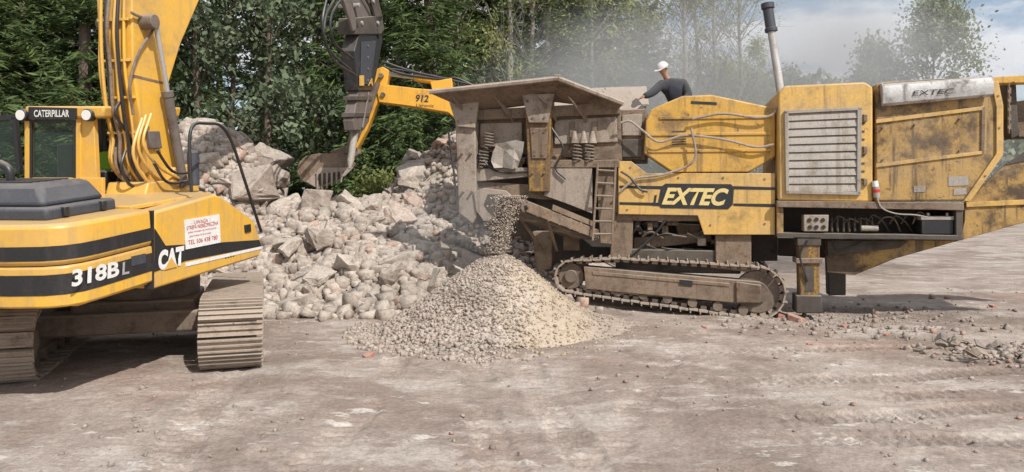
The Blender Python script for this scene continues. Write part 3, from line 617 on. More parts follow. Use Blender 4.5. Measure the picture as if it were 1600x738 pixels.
# ---------------------------------------------------------------- crusher
th=math.radians(12); O=at(1185,497,13.66); CP=Pl(Vector((O.x,O.y,0)),Vector((math.cos(th),-math.sin(th),0)),Z_)
cr=thing('crusher',CP.w(-.5,0,1.2),'large tracked yellow and grey jaw crusher across the right half','crusher')
def cp(name,m,pts,d0,d1,bev=.015,par=None): mb=MB(); mb.prism(CP,pts,d0,d1); return mb.build(name,m,par or cr,bev)
for s,(d0,d1) in enumerate(((-.1,.42),(2.0,2.52))):
    c1=CP.uv(892,432);c2=CP.uv(1184,457)
    lp=hull2([(round(a,4),round(b,4)) for a,b in circ(c1,.30)+circ(c2,.47)+circ((c1[0]+.9,c1[1]+.06),.30,12)])
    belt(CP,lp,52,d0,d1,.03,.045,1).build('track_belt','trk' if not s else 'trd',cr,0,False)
    if s==0:
        mb=MB(); mb.prism(CP,[(912,417),(1188,441),(1190,456),(1186,473),(1150,474),(915,452)],-.06,.36); mb.prism(CP,[(925,424),(1140,443),(1140,449),(925,430)],-.075,-.05); mb.build('track_frame','cr',cr,.02)
        for c,r_,nm in((c1,.24,'idler'),(c2,.38,'sprocket')):
            mb=MB(); mb.cyl(CP.w(*c,.05),CP.w(*c,.28),r_,28); mb.cyl(CP.w(*c,-.02),CP.w(*c,.3),r_*.5,20); mb.build(nm,'trd',cr,.01)
        for k in range(7):
            u_=c1[0]+.45+(c2[0]-c1[0]-.7)*k/6; v_=c1[1]-.17+(c2[1]-.30-c1[1]+.17)*k/6-.03
            mb=MB(); mb.cyl(CP.w(u_,v_,-.02),CP.w(u_,v_,.34),.085,14); mb.build('roller','trd',cr)
        cp('frame_slot','blk',[(1062,437),(1082,439),(1082,447),(1062,445)],-.085,-.062,0)
        cp('frame_end','cr',[(1150,440),(1190,446),(1188,474),(1150,474)],-.11,-.061,.02)
mb=MB(); mb.lbox(CP,CP.uv(960,400)[0],CP.uv(1160,400)[0],.75,1.1,.3,2.2); mb.build('cross_frame','cd',cr,.03)
cp('bay_shade_filler','cd',[(835,300),(1215,300),(1215,408),(835,412)],1.1,1.3)  # dark filler sheet, paints the shade of the open bay
cp('support_leg','cr',[(960,330),(990,330),(986,410),(952,408)],.12,.5); cp('support_leg','cr',[(1118,362),(1174,362),(1174,426),(1118,420)],.1,.5); cp('support_leg','cr',[(832,362),(863,362),(862,418),(838,424)],.1,.5); cp('support_leg','cr',[(880,350),(905,352),(905,392),(880,392)],.3,.5)
cp('chassis_beam','cr',[(960,330),(1100,332),(1100,346),(960,345)],.1,.4)
cp('cross_member','cd',[(985,390),(1118,392),(1118,412),(985,410)],.15,2.1)
cp('belt_tray','cr',[(990,372),(1110,362),(1112,378),(990,390)],.5,1.6)
pn=cp('side_panel','cyl',[(966,252),(986,252),(1011,271),(1211,271),(1211,367),(1100,367),(1090,337),(966,335)],0,.07,.01)
tag(pn,'yellow side panel with black logo plate and stripes')
cp('black_stripe','blk',[(968,290),(1034,291),(1034,296),(968,294)],-.006,-.002,0,pn); cp('black_stripe','blk',[(1146,291),(1211,293),(1211,297),(1146,296)],-.006,-.002,0,pn)
cp('black_stripe','blk',[(968,316),(1034,317),(1034,322),(968,320)],-.006,-.002,0,pn); cp('black_stripe','blk',[(1146,318),(1211,319),(1211,324),(1146,322)],-.006,-.002,0,pn)
lg=cp('logo_plate','blk',[(1040,287),(1142,288),(1147,293),(1145,320),(1138,327),(1033,325),(1028,320),(1033,292)],-.012,-.002,0,pn)
text(CP,'EXTEC',(1034,320),(1136,322),(1037,293),-.018,'crm',lg,.28,.04)
text(CP,'L',(1020,322),(1030,322),(1020,305),-.008,'blk',pn,.2,.05)
for x,y in((985,262),(1005,300),(1060,278),(1130,278),(1195,280),(1195,350),(1110,352),(980,328)):
    mb=MB(); c=CP.p(x,y,-.012); mb.cyl(c,c+CP.n*.02,.02,8); mb.build('panel_bolt','cr',pn)
mb=MB(); mb.prism(CP,[(1009,188),(1018,170),(1066,150),(1112,148),(1208,168),(1212,175),(1212,245),(1170,270),(1052,271),(1006,240)],.1,.75); jc=mb.build('jaw_cover','cy',cr,.03)
mb=MB()
for y in(180,206,232): mb.prism(CP,[(1030 if y<200 else 1012,y+2),(1205,y),(1205,y+5),(1030 if y<200 else 1012,y+7)],.075,.1)
mb.build('cover_ridge','cy',jc,.01)
cp('cover_label','blk',[(1080,158),(1120,160),(1120,164),(1080,162)],.09,.098,0,jc)
for k in range(6): cp('vent_slot','cd',[(1050,205+k*4),(1072,204+k*4),(1072,206+k*4),(1050,207+k*4)],.09,.099,0,jc)
# engine housing
eh=MB(); eh.prism(CP,[(1216,144),(1226,134),(1352,128),(1364,136),(1364,316),(1216,313)],-.12,2.3); eho=eh.build('engine_housing','cyl',cr,.035)
lf=MB(); lf.prism(CP,[(1229,177),(1344,171),(1342,301),(1231,299)],-.132,-.122); lf.build('louvre_back','cd',eho)
for k in range(10):
    y=178+k*12.3; mb=MB(); a=[CP.p(1231,y,-.14),CP.p(1342,y-4.5+k*.45,-.14),CP.p(1342,y+11-4.5+k*.45,-.165),CP.p(1231,y+11,-.165)]
    mb.loft(a,[q_+CP.n*.012+Z_*.012 for q_ in a]); mb.build('louvre_slat','lou',eho)
mb=MB()
for p in([(1226,174),(1232,174),(1233,302),(1228,302)],[(1340,169),(1347,169),(1345,304),(1339,304)],[(1228,298),(1345,300),(1345,305),(1228,303)],[(1226,173),(1347,167),(1347,172),(1226,178)]): mb.prism(CP,p,-.18,-.12)
mb.build('louvre_frame','lou',eho,.006)
mb=MB()
for k in range(9): y=182+k*12.5; mb.prism(CP,[(1346,y-3),(1351,y-3),(1351,y),(1346,y)],-.13,-.12)
mb.build('side_slots','cd',eho)
for y in(185,235,285): mb=MB(); c=CP.p(1352,y,-.15); mb.box(c,(CP.u,Z_,CP.n),(.03,.06,.025)); mb.build('door_hinge','cr',eho,.006)
# rear body
rb=cp('rear_body','cyd',[(1368,132),(1380,128),(1552,118),(1566,165),(1566,240),(1512,314),(1368,315)],-.02,2.2,.03)
cp('recess_frame','cyl',[(1369,187),(1538,166),(1536,172),(1369,193)],-.05,-.02,.005,rb); cp('recess_frame','cyl',[(1369,256),(1535,236),(1535,241),(1369,262)],-.05,-.02,.005,rb)
cp('recess_frame','cr',[(1534,168),(1540,166),(1538,240),(1533,240)],-.05,-.02,.005,rb)
cp('edge_flange','cyl',[(1549,128),(1560,126),(1568,165),(1568,242),(1516,316),(1506,314),(1557,240),(1557,168)],-.06,-.02,.008,rb)
for x,y in((1380,200),(1430,195),(1500,186),(1380,250),(1500,236),(1560,150),(1562,200),(1540,275)):
    mb=MB(); c=CP.p(x,y,-.07); mb.cyl(c,c+CP.n*.06,.018,8); mb.build('panel_bolt','cr',rb)
g=MB(); pr=[(.55,-1.),(.9,-.8),(1.,-.35),(1.,.3),(.85,.75),(.45,1.),(0,1.02)]
L=[];Rr=[]
cL,cR_=CP.p(1374,150,0),CP.p(1546,136,0)
for ca,sa in pr: L.append(cL-CP.n*(.18*ca+.02)+Z_*(.205*sa)); Rr.append(cR_-CP.n*(.18*ca+.02)+Z_*(.18*sa))
g.loft(L,Rr); go=g.build('exhaust_guard','sil',rb,.01)
text(CP,'EXTEC',(1426,150),(1490,146),(1427,142),-.215,'blk',go,.1,.0)
cp('guard_top','cd',[(1380,130),(1500,121),(1500,127),(1380,136)],-.12,.3,.01,rb)
cp('data_plate','lou',[(1482,276),(1513,275),(1513,290),(1482,291)],-.03,-.021,0,rb); cp('data_plate','lou',[(1490,295),(1510,294),(1510,304),(1490,305)],-.03,-.021,0,rb)
cp('warning_plate','lou',[(1428,291),(1446,290),(1446,300),(1428,301)],-.03,-.021,0,rb)
# shelf compartment
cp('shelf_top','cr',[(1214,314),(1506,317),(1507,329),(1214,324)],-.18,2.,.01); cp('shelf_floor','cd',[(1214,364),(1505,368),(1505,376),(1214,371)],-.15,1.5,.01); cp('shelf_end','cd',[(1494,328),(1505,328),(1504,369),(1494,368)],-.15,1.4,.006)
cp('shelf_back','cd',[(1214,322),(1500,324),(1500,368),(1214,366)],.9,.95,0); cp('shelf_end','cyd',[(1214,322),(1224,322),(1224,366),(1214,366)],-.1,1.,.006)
cx_=cp('control_box','cg',[(1256,336),(1295,336),(1294,362),(1256,362)],-.12,.15,.012)
for x,y in((1265,344),(1276,343),(1286,344),(1266,355),(1276,355),(1287,355)):
    mb=MB(); c=CP.p(x,y,-.14); mb.cyl(c,c+CP.n*.03,.035,14); mb.build('gauge','blk',cx_)
bt=cp('battery','blk',[(1440,342),(1490,342),(1490,366),(1440,366)],-.08,.3,.01); cp('battery_lid','lou',[(1439,338),(1491,338),(1491,344),(1439,344)],-.09,.31,.006,bt)
for x in(1450,1480): mb=MB(); mb.cyl(CP.p(x,333,.05),CP.p(x,339,.05),.03,10); mb.build('battery_terminal','chr',bt)
for k in range(8):
    x=1300+k*9; mb=MB(); mb.tube([CP.p(x,362,.1),CP.p(x+random.uniform(-2,2),348,.08)],.022,8); mb.tube([CP.p(x,348,.08),CP.p(x,340,.06)],.01,8); mb.build('valve_lever','cd',cr)
for k in range(8):
    mb=MB(); x=1300+k*18; mb.tube(smoothp([CP.p(x,350,.15),CP.p(x+10,336+random.uniform(-4,8),.1),CP.p(x+25,345+random.uniform(-5,6),.12),CP.p(x+35,362,.3)],5),.014,6); mb.build('hydraulic_hose',('cd','cr','cd')[k%3],cr)
mb=MB(); mb.tube([CP.p(1345,357,0),CP.p(1372,357,0)],.05,14); mb.build('filter','lou',cr,.01)
mb=MB(); mb.cyl(CP.p(1367,283,-.16),CP.p(1368,292,-.16),.05); mb.build('plug_cap','wht',cr); mb=MB(); mb.cyl(CP.p(1369,292,-.16),CP.p(1370,309,-.16),.055); mb.build('plug_socket','lou',cr); mb=MB(); mb.cyl(CP.p(1369,296,-.16),CP.p(1369.5,301,-.16),.057); mb.build('plug_ring','red',cr)
mb=MB(); mb.tube(smoothp([CP.p(x,y,-.2) for x,y in((1370,308),(1378,325),(1400,334),(1430,336),(1450,340))],6),.012,6); mb.build('power_cable','lou',cr)
# jacking legs
j=cp('jack_leg','jk',[(1248,370),(1281,370),(1281,484),(1250,484)],-.1,.25,.02); cp('jack_foot','cd',[(1244,462),(1284,462),(1286,490),(1244,490)],-.16,.32,.02,j); cp('jack_clamp','cr',[(1244,404),(1285,404),(1285,412),(1244,412)],-.15,.3,.01,j); cp('jack_clamp','cd',[(1246,372),(1283,372),(1283,384),(1246,384)],-.13,.3,.01,j)
cp('jack_slot','cd',[(1258,416),(1272,416),(1272,456),(1258,456)],-.108,-.101,0,j)
j=cp('jack_leg','cd',[(1293,395),(1322,395),(1322,462),(1295,462)],1.4,1.7,.02)
cp('keel_plate','cyd',[(1290,374),(1500,376),(1400,404),(1336,430),(1292,426)],.3,.45,.01); cp('keel_plate','cd',[(1216,372),(1500,376),(1400,404),(1300,404),(1216,400)],1.9,2.05,.01)
cp('keel_rib','cd',[(1292,376),(1420,377),(1405,388),(1294,400)],.2,.3,.01)
tp=cp('tail_plate','cyd',[(1508,318),(1572,257),(1602,250),(1790,215),(1790,300),(1600,348),(1500,376),(1507,345)],.12,.22,.01); cp('tail_plate','cd',[(1508,318),(1572,257),(1602,250),(1790,215),(1790,300),(1600,348),(1500,376),(1507,345)],1.8,1.9,.01)
cp('tail_flange','cyl',[(1510,316),(1602,312),(1790,270),(1790,276),(1602,320),(1510,324)],.08,.12,.005); cp('tail_belt','belt',[(1560,290),(1790,235),(1790,245),(1560,300)],.3,1.8,.01)
cp('tail_wing','cd',[(1570,258),(1602,236),(1790,200),(1790,216),(1602,252)],.1,.14,.005)
cp('tail_arm','cy',[(1545,121),(1720,110),(1720,127),(1552,131)],.05,.3,.015); cp('tail_post','cd',[(1572,130),(1588,130),(1592,212),(1580,218)],.3,.6,.015); cp('tail_winch','cr',[(1580,160),(1640,150),(1640,215),(1590,216)],.5,.9,.03)
mb=MB()
for k in range(11): 
    c=CP.p(1576+ (k%2),135+k*7,.0); mb.box(c,(CP.u if k%2 else CP.n,Z_,CP.n if k%2 else CP.u),(.028,.05,.01))
mb.build('chain','cr',cr,.006)
# exhaust stack
mb=MB(); a,b=CP.p(1221,152,1.2),CP.p(1205,48,1.2); mb.cyl(a,b,.075); es=mb.build('exhaust_stack','sil',cr)
mb=MB(); c=CP.p(1200,14,1.2); mb.cyl(b,c,.1); c2=CP.p(1199,5,1.2); mb.cyl(c,c2,.125); mb.cyl(b+(a-b)*.02,b-(a-b)*.04,.12); mb.build('stack_cap','hood',es,.01)
# hopper
cp('hopper_wall','cr',[(742,186),(970,176),(972,252),(742,236)],.22,.3,.01); cp('hopper_wall','cr',[(742,180),(1010,165),(1010,252),(742,236)],2.35,2.43,.01)
cp('wall_panel','cg',[(750,193),(816,191),(816,229),(750,231)],.16,.215,.015); cp('wall_panel','cg',[(866,188),(963,182),(965,222),(866,226)],.16,.215,.015)
mb=MB()
for x in(890,925): mb.prism(CP,[(x,190),(x+7,190),(x+7,224),(x,225)],.1,.158)
mb.build('wall_rib','cr',cr,.01)
cp('top_beam','cr',[(740,172),(966,160),(968,178),(742,188)],.05,.3,.015)
cp('corner_column','cg',[(710,150),(742,158),(745,338),(738,350),(716,332)],-.05,.38,.02); cp('corner_column','jk',[(820,150),(862,150),(858,300),(826,300)],-.1,.3,.02)
cp('column_bracket','cg',[(700,155),(748,160),(742,200),(714,198)],-.14,-.052,.01); cp('column_bracket','cg',[(815,148),(866,146),(856,192),(826,192)],-.18,-.102,.01)
cp('column_plate','cr',[(828,200),(856,200),(854,248),(831,248)],-.13,-.102,.01)
for x,y in((712,166),(736,170),(716,190),(736,192),(824,158),(856,157),(832,184),(850,184),(834,206),(850,206),(836,242),(848,242),(720,240),(734,240),(722,300),(736,300),(832,270),(850,270)):
    mb=MB(); c=CP.p(x,y,-.2 if (x>800 and y<195) else -.15); mb.cyl(c,c+CP.n*.12,.022,8); mb.build('column_bolt','cr',cr)
wing=MB()
a=[CP.p(671,146,-.55),CP.p(774,134,-.55),CP.p(872,124,-.55),CP.p(974,163,-.1),CP.p(966,172,.1),CP.p(866,160,.15),CP.p(740,176,.15)]
wing.add(a+[q_+Z_*.07+CP.n*.02 for q_ in a],[(0,1,6),(1,5,6),(1,2,5),(2,3,5),(3,4,5),(7,8,13),(8,12,13),(8,9,12),(9,10,12),(10,11,12)]+[(i,(i+1)%7,7+(i+1)%7,7+i) for i in range(7)])
wing.build('hopper_wing','cr',cr,.008)
mb=MB(); mb.tube([CP.p(671,144,-.56),CP.p(872,123,-.56)],.045,6); mb.tube([CP.p(872,123,-.56),CP.p(974,162,-.11)],.045,6); mb.build('wing_edge','cg',cr)
for x in(704,770,838,885): 
    mb=MB(); p0=CP.p(x,150,-.45);p1=CP.p(x+30,178,.1); mb.loft([p0,p1,p1-Z_*.16],[q_+CP.u*.03 for q_ in(p0,p1,p1-Z_*.16)]); mb.build('wing_gusset','cr',cr,.004)
mb=MB(); 
a=[CP.p(944,140,2.9),CP.p(1010,138,2.9),CP.p(1014,166,1.9),CP.p(966,168,1.9)]; mb.loft(a,[q_+Z_*.05 for q_ in a]); a=[CP.p(740,150,3.0),CP.p(944,140,2.9),CP.p(966,172,2.35),CP.p(745,180,2.35)]; mb.loft(a,[q_+Z_*.05 for q_ in a]); mb.build('rear_wing','cg',cr,.01)
mb=MB(); a=[CP.p(940,140,1.4),CP.p(985,140,1.4),CP.p(1010,172,1.),CP.p(962,172,1.)]; mb.loft(a,[q_+CP.n*.05 for q_ in a]); mb.build('feed_plate','cg',cr,.01)
mb=MB(); mb.box(CP.p(871,121,-.56),(CP.u,Z_,CP.n),(.06,.05,.02)); mb.build('lifting_eye','cg',cr,.01)
cp('jaw_box','cr',[(968,172),(1010,170),(1008,250),(968,250)],.3,2.2,.02); cp('jaw_panel','cg',[(972,180),(1003,178),(1002,212),(972,212)],.24,.295,.01); cp('jaw_panel','cd',[(972,218),(1003,218),(1003,246),(972,246)],.24,.295,.01)
cp('hopper_void_shade','cd',[(745,232),(968,248),(968,330),(870,330),(745,296)],.7,2.1,.02)  # dark block standing in for the shaded void behind the rails
cp('lower_rail','cg',[(745,264),(828,262),(828,276),(745,284)],.0,.2,.01); cp('lower_rail','cr',[(745,284),(850,290),(880,312),(850,312),(745,300)],.1,.4,.01)
cp('grizzly_plate','cg',[(858,256),(925,258),(925,334),(884,318),(850,306)],.0,.07,.01); cp('lower_rail','cr',[(856,250),(968,250),(968,262),(856,262)],-.02,.2,.01)
cp('chute_plate','cg',[(740,300),(757,294),(790,298),(802,308),(795,345),(756,346),(744,330)],-.1,-.04,.01); cp('chute_hole','cd',[(762,304),(785,304),(792,318),(786,336),(766,336),(756,320)],-.11,-.102,0)
cp('rear_post','cr',[(930,250),(966,252),(966,336),(955,382),(938,380)],.1,.35,.01)
def spring(x,y0,y1,r=.085):
    p0,p1=CP.p(x,y0,.02),CP.p(x,y1,.02); n=60; mb=MB(); mb.tube([p0.lerp(p1,k/n)+CP.u*r*math.cos(k*.6)+CP.n*r*math.sin(k*.6) for k in range(n+1)],.017,6); mb.build('coil_spring','trd',cr)
for x,y0,y1 in((756,234,262),(902,224,254),(921,224,254),(764,206,232)): spring(x,y0,y1)
for x in(898,912,926): 
    mb=MB(); mb.tube([CP.p(x,205,.0),CP.p(x,224,.0)],[.03,.085],10); mb.build('spring_cup','cg',cr)
sh=MB(); vs=[];random.seed(3)
pts=[[(776,226),(790,222),(806,219),(819,222)],[(770,238),(788,234),(804,234),(817,238)],[(767,252),(786,247),(803,248),(812,252)],[(772,263),(786,262),(800,264),(808,262)]]
for i in range(4):
    for k in range(4): vs.append(CP.p(*pts[i][k],-.12-random.uniform(0,.05)+.03*i*(k%2)))
sh.add(vs,[(i*4+k,i*4+k+1,i*4+k+5,i*4+k+4) for i in range(3) for k in range(3)]); so=sh.build('crumpled_sheet','lou',cr,0,False); md=so.modifiers.new('s','SOLIDIFY'); md.thickness=.012
# clutter of the jaw area and the open bay
rc=random.Random(5)
for k in range(16):
    x=rc.uniform(990,1112); y=rc.uniform(345,402); w=rc.uniform(6,20); h=rc.uniform(4,14); cp('bay_bracket',rc.choice(('cr','cd','cg','cr')),[(x,y),(x+w,y+rc.uniform(-2,2)),(x+w,y+h),(x,y+h)],rc.uniform(.15,.7),.9,.01)
for k in range(12):
    x=rc.uniform(750,950); y=rc.uniform(236,250)+(x-750)*.05; w=rc.uniform(6,16); h=rc.uniform(4,12); cp('jaw_bracket',rc.choice(('cr','cg','jk')),[(x,y),(x+w,y),(x+w,y+h),(x,y+h)],rc.uniform(.1,.3),.6,.01)
for k in range(7):
    x=rc.uniform(985,1080); y=rc.uniform(342,390); mb=MB(); mb.tube(smoothp([CP.p(x,y,.2),CP.p(x+rc.uniform(5,20),y+rc.uniform(-12,14),.15),CP.p(x+rc.uniform(15,38),y+rc.uniform(0,15),.3)],5),.02,6); mb.build('bay_hose',rc.choice(('blk','cr','cd')),cr)
# ladder
mb=MB(); 
for x0,x1 in((934,926),(962,956)): mb.tube([CP.p(x0,256,-.08),CP.p(x1,376,-.32)],.022,6)
for k in range(6):
    t=(k+.5)/6; mb.tube([CP.p(934-8*t,256+120*t,-.08-.24*t),CP.p(962-6*t,258+118*t,-.08-.24*t)],.02,6)
mb.build('ladder','cr',cr)
# pipes
for P_,d in((((970,192),(985,190),(1005,205),(1030,222),(1070,212),(1130,218),(1180,230),(1209,226)),-.02),(((1082,186),(1130,178),(1180,184),(1206,180),(1214,168)),-.02),(((968,300),(985,285),(998,278),(1040,272),(1085,250),(1080,200)),-.06)):
    mb=MB(); mb.tube(smoothp([CP.p(x,y,d) for x,y in P_],6),.022,8); mb.build('hydraulic_pipe','cg',cr)
for P_,d in((((1040,345),(1020,370),(1000,388),(985,400)),.1),(((970,268),(985,278),(1000,296),(1012,300)),-.07),(((1262,376),(1250,400),(1262,440)),-.14),(((1300,374),(1310,392),(1350,378)),.1),(((700,200),(708,260),(716,330)),-.06),(((862,200),(880,232),(868,262),(884,280)),-.05),(((748,240),(766,262),(790,270),(826,268)),-.04)):
    mb=MB(); mb.tube(smoothp([CP.p(x,y,d) for x,y in P_],6),.02,8); mb.build('hydraulic_hose','blk',cr)
mb=MB(); mb.lbox(CP,CP.uv(1000,240)[0],CP.uv(1205,240)[0],2.98,3.03,.76,1.6); mb.build('walkway','cr',cr,.01)
cp('bay_machinery','cd',[(1000,350),(1035,345),(1050,372),(1010,380)],.7,1.,.05); cp('bay_machinery','cr',[(1055,350),(1095,352),(1095,366),(1060,370)],.6,.9,.03)
# side conveyor
T=CP.p(912,362,.2); Hd=at(800,318,12.95); dr=(Hd-T).normalized(); wv=Vector((-dr.y,dr.x,0)).normalized(); up=dr.cross(wv); up=up if up.z>0 else -up; Lc=(Hd-T).length
def cb(name,m,c,hs,bev=.01): mb=MB(); mb.box(c,(dr,wv,up),hs); return mb.build(name,m,cr,bev)
mid=T.lerp(Hd,.5)
cb('conveyor_belt','belt',mid+up*.06,(Lc/2,.27,.012)); cb('return_belt','belt',mid-up*.14,(Lc/2,.27,.012))
for s in(-1,1): cb('conveyor_frame','cr',mid+wv*.32*s-up*.05,(Lc/2*.98,.02,.09)); cb('conveyor_skirt','cr',T.lerp(Hd,.35)+wv*.3*s+up*.12,(Lc/2*.62,.008,.05),.004)
for k in range(6):
    c=T.lerp(Hd,(k+.8)/6.8); cb('frame_rib','cr',c+wv*.335-up*.05,(.02,.012,.10),.004); cb('frame_rib','cr',c-wv*.345-up*.05,(.02,.012,.10),.004)
for q_ in(Hd,T): mb=MB(); mb.cyl(q_-wv*.3-up*.04,q_+wv*.3-up*.04,.11); mb.cyl(q_-wv*.38-up*.04,q_+wv*.38-up*.04,.035); mb.build('conveyor_drum','trd',cr)
for k in range(7): mb=MB(); c=T.lerp(Hd,(k+.6)/7.5)-up*.02; mb.cyl(c-wv*.3,c+wv*.3,.035,10); mb.build('conveyor_roller','trd',cr)
mb=MB(); mb.tube([T.lerp(Hd,.7)-wv*.3-up*.12,CP.p(850,395,.1)],.03,6); mb.tube([T.lerp(Hd,.7)+wv*.3-up*.12,CP.p(870,392,.1)],.03,6); mb.build('conveyor_strut','cr',cr)
# man on the crusher
q=lambda px,py,Y:at(px,py-2,Y)
mn_=thing('person',CP.p(1050,240,1.),'person in light cap and dark vest leaning on the crusher hopper','person')
J=dict(pelvis=q(1064,186,14.95),belly=q(1060,164,14.95),chest=q(1052,143,14.88),neck=q(1042,125,14.82),head=q(1036,110,14.74),
 sR=q(1034,133,14.82),eR=q(1020,147,14.68),hR=q(1006,153,14.6),sL=q(1069,133,14.84),eL=q(1077,153,14.72),hL=q(1062,162,14.6),
 pR=q(1058,190,14.95),pL=q(1070,190,14.95),kR=q(1052,214,14.85),kL=q(1070,214,14.9))
for k,px in(('aR',1054),('aL',1072)): p_=q(px,240,14.95); J[k]=Vector((p_.x,p_.y,3.03+.09))
person(mn_,J,Vector((-.8,-.55,-.35)),('slv','vest'))
# ---------------------------------------------------------------- far excavator
LY=19.2; LP=Pl(Vector((0,LY,0)),X_,Z_)
le=thing('excavator',(.6,LY+.6,0),'second yellow excavator whose boom shows behind the crusher hopper','excavator')
def lp_(name,m,pts,d0,d1,bev=.02,par=None): mb=MB(); mb.prism(LP,pts,d0,d1); return mb.build(name,m,par or le,bev)
bo=lp_('boom','lie',[(588,140),(600,132),(650,138),(702,142),(760,170),(860,250),(850,290),(810,290),(745,215),(700,176),(640,166),(592,160)],0,.45)
text(LP,'912',(649,159),(669,160),(650,148),-.01,'blk',bo,.1,.02); text(LP,'Litronic',(650,167),(678,168),(650,162),-.01,'blk',bo,.1,.0)
mb=MB(); mb.cyl(LP.p(606,116,.2),LP.p(650,122,.2),.05); mb.build('stick_cylinder_rod','chr',le); mb=MB(); mb.cyl(LP.p(648,121,.2),LP.p(704,131,.2),.1); mb.build('stick_cylinder','lie',le)
lp_('boom_lug','lie',[(672,128),(706,122),(708,146),(676,146)],.05,.4)
lp_('stick','lie',[(582,110),(598,104),(608,110),(604,135),(588,165),(574,202),(556,236),(544,230),(557,190),(572,150)],.06,.4)
lp_('bucket_link','trd',[(550,192),(564,196),(552,242),(538,240)],-.02,.05); mb=MB(); mb.cyl(LP.p(590,130,-.02),LP.p(572,185,-.02),.07); mb.build('bucket_cylinder','trd',le); mb=MB(); mb.cyl(LP.p(572,185,-.02),LP.p(556,222,-.02),.04); mb.build('cylinder_rod','stk',le)
for x,y in((595,118),(598,148),(553,232),(545,243)):
    mb=MB(); c=LP.p(x,y,-.06); mb.cyl(c,c+Y_*.6,.06,16); mb.build('pivot_pin','trd',le)
prof=[(524,240),(498,240),(478,244),(467,254),(464,268),(470,281),(484,290)]
def shellp(d): return [LP.p(x,y,d) for x,y in prof]
mb=MB(); a,b=shellp(-.35),shellp(.8); n_=len(a); mb.add(a+b,[(i,i+1,n_+i+1,n_+i) for i in range(n_-1)]); bk=mb.build('bucket','cr',le); md=bk.modifiers.new('s','SOLIDIFY'); md.thickness=.04; tag(bk,'grey brown digging bucket')
for d in(-.35,.77): lp_('bucket_side','cr',prof+[(512,268),(548,268),(556,256),(540,243)],d,d+.03,.01,bk)
lp_('bucket_lip','cg',[(478,284),(500,262),(552,262),(540,274),(498,296)],-.37,-.345,.006,bk)
lp_('bucket_inside_shade','cd',[(492,272),(538,268),(530,280),(500,290)],-.39,-.375,.004,bk)  # dark sheet painting the shade inside the bucket
lp_('bucket_ear','cr',[(516,236),(556,224),(562,240),(540,256),(518,250)],.1,.4,.02,bk)
for k in range(6): x=494+k*7.5; lp_('bucket_tooth','cg',[(x,270-k*.3),(x+3.6,270-k*.3),(x+2.5,300-k*3),(x+.5,300-k*3)],-.43,-.392,.004,bk)
for P_ in(((608,108),(640,112),(690,122),(735,132)),((600,104),(630,116),(690,124),(712,122),(740,134)),((592,106),(600,98),(625,106),(660,116))):
    mb=MB(); mb.tube(smoothp([LP.p(x,y,.1) for x,y in P_],6),.03,8); mb.build('hydraulic_hose','blk',le)
lp_('house','lie',[(800,250),(960,250),(960,330),(790,330)],-.6,1.8,.05); lp_('cab','lie',[(800,190),(850,185),(860,250),(800,250)],-.6,.3,.04); lp_('cab_window','gls',[(805,195),(845,192),(850,240),(805,240)],-.63,-.605,0)
for d in(-.9,1.3):
    lpx=hull2([(round(a,3),round(b,3)) for a,b in circ((-.6,.42),.4,16)+circ((2.6,.42),.4,16)]); belt(LP,lpx,40,d,d+.6).build('track_belt','trk',le,0,False)
lp_('undercarriage_frame','trd',[(790,330),(920,330),(920,420),(790,420)],-.4,1.4)
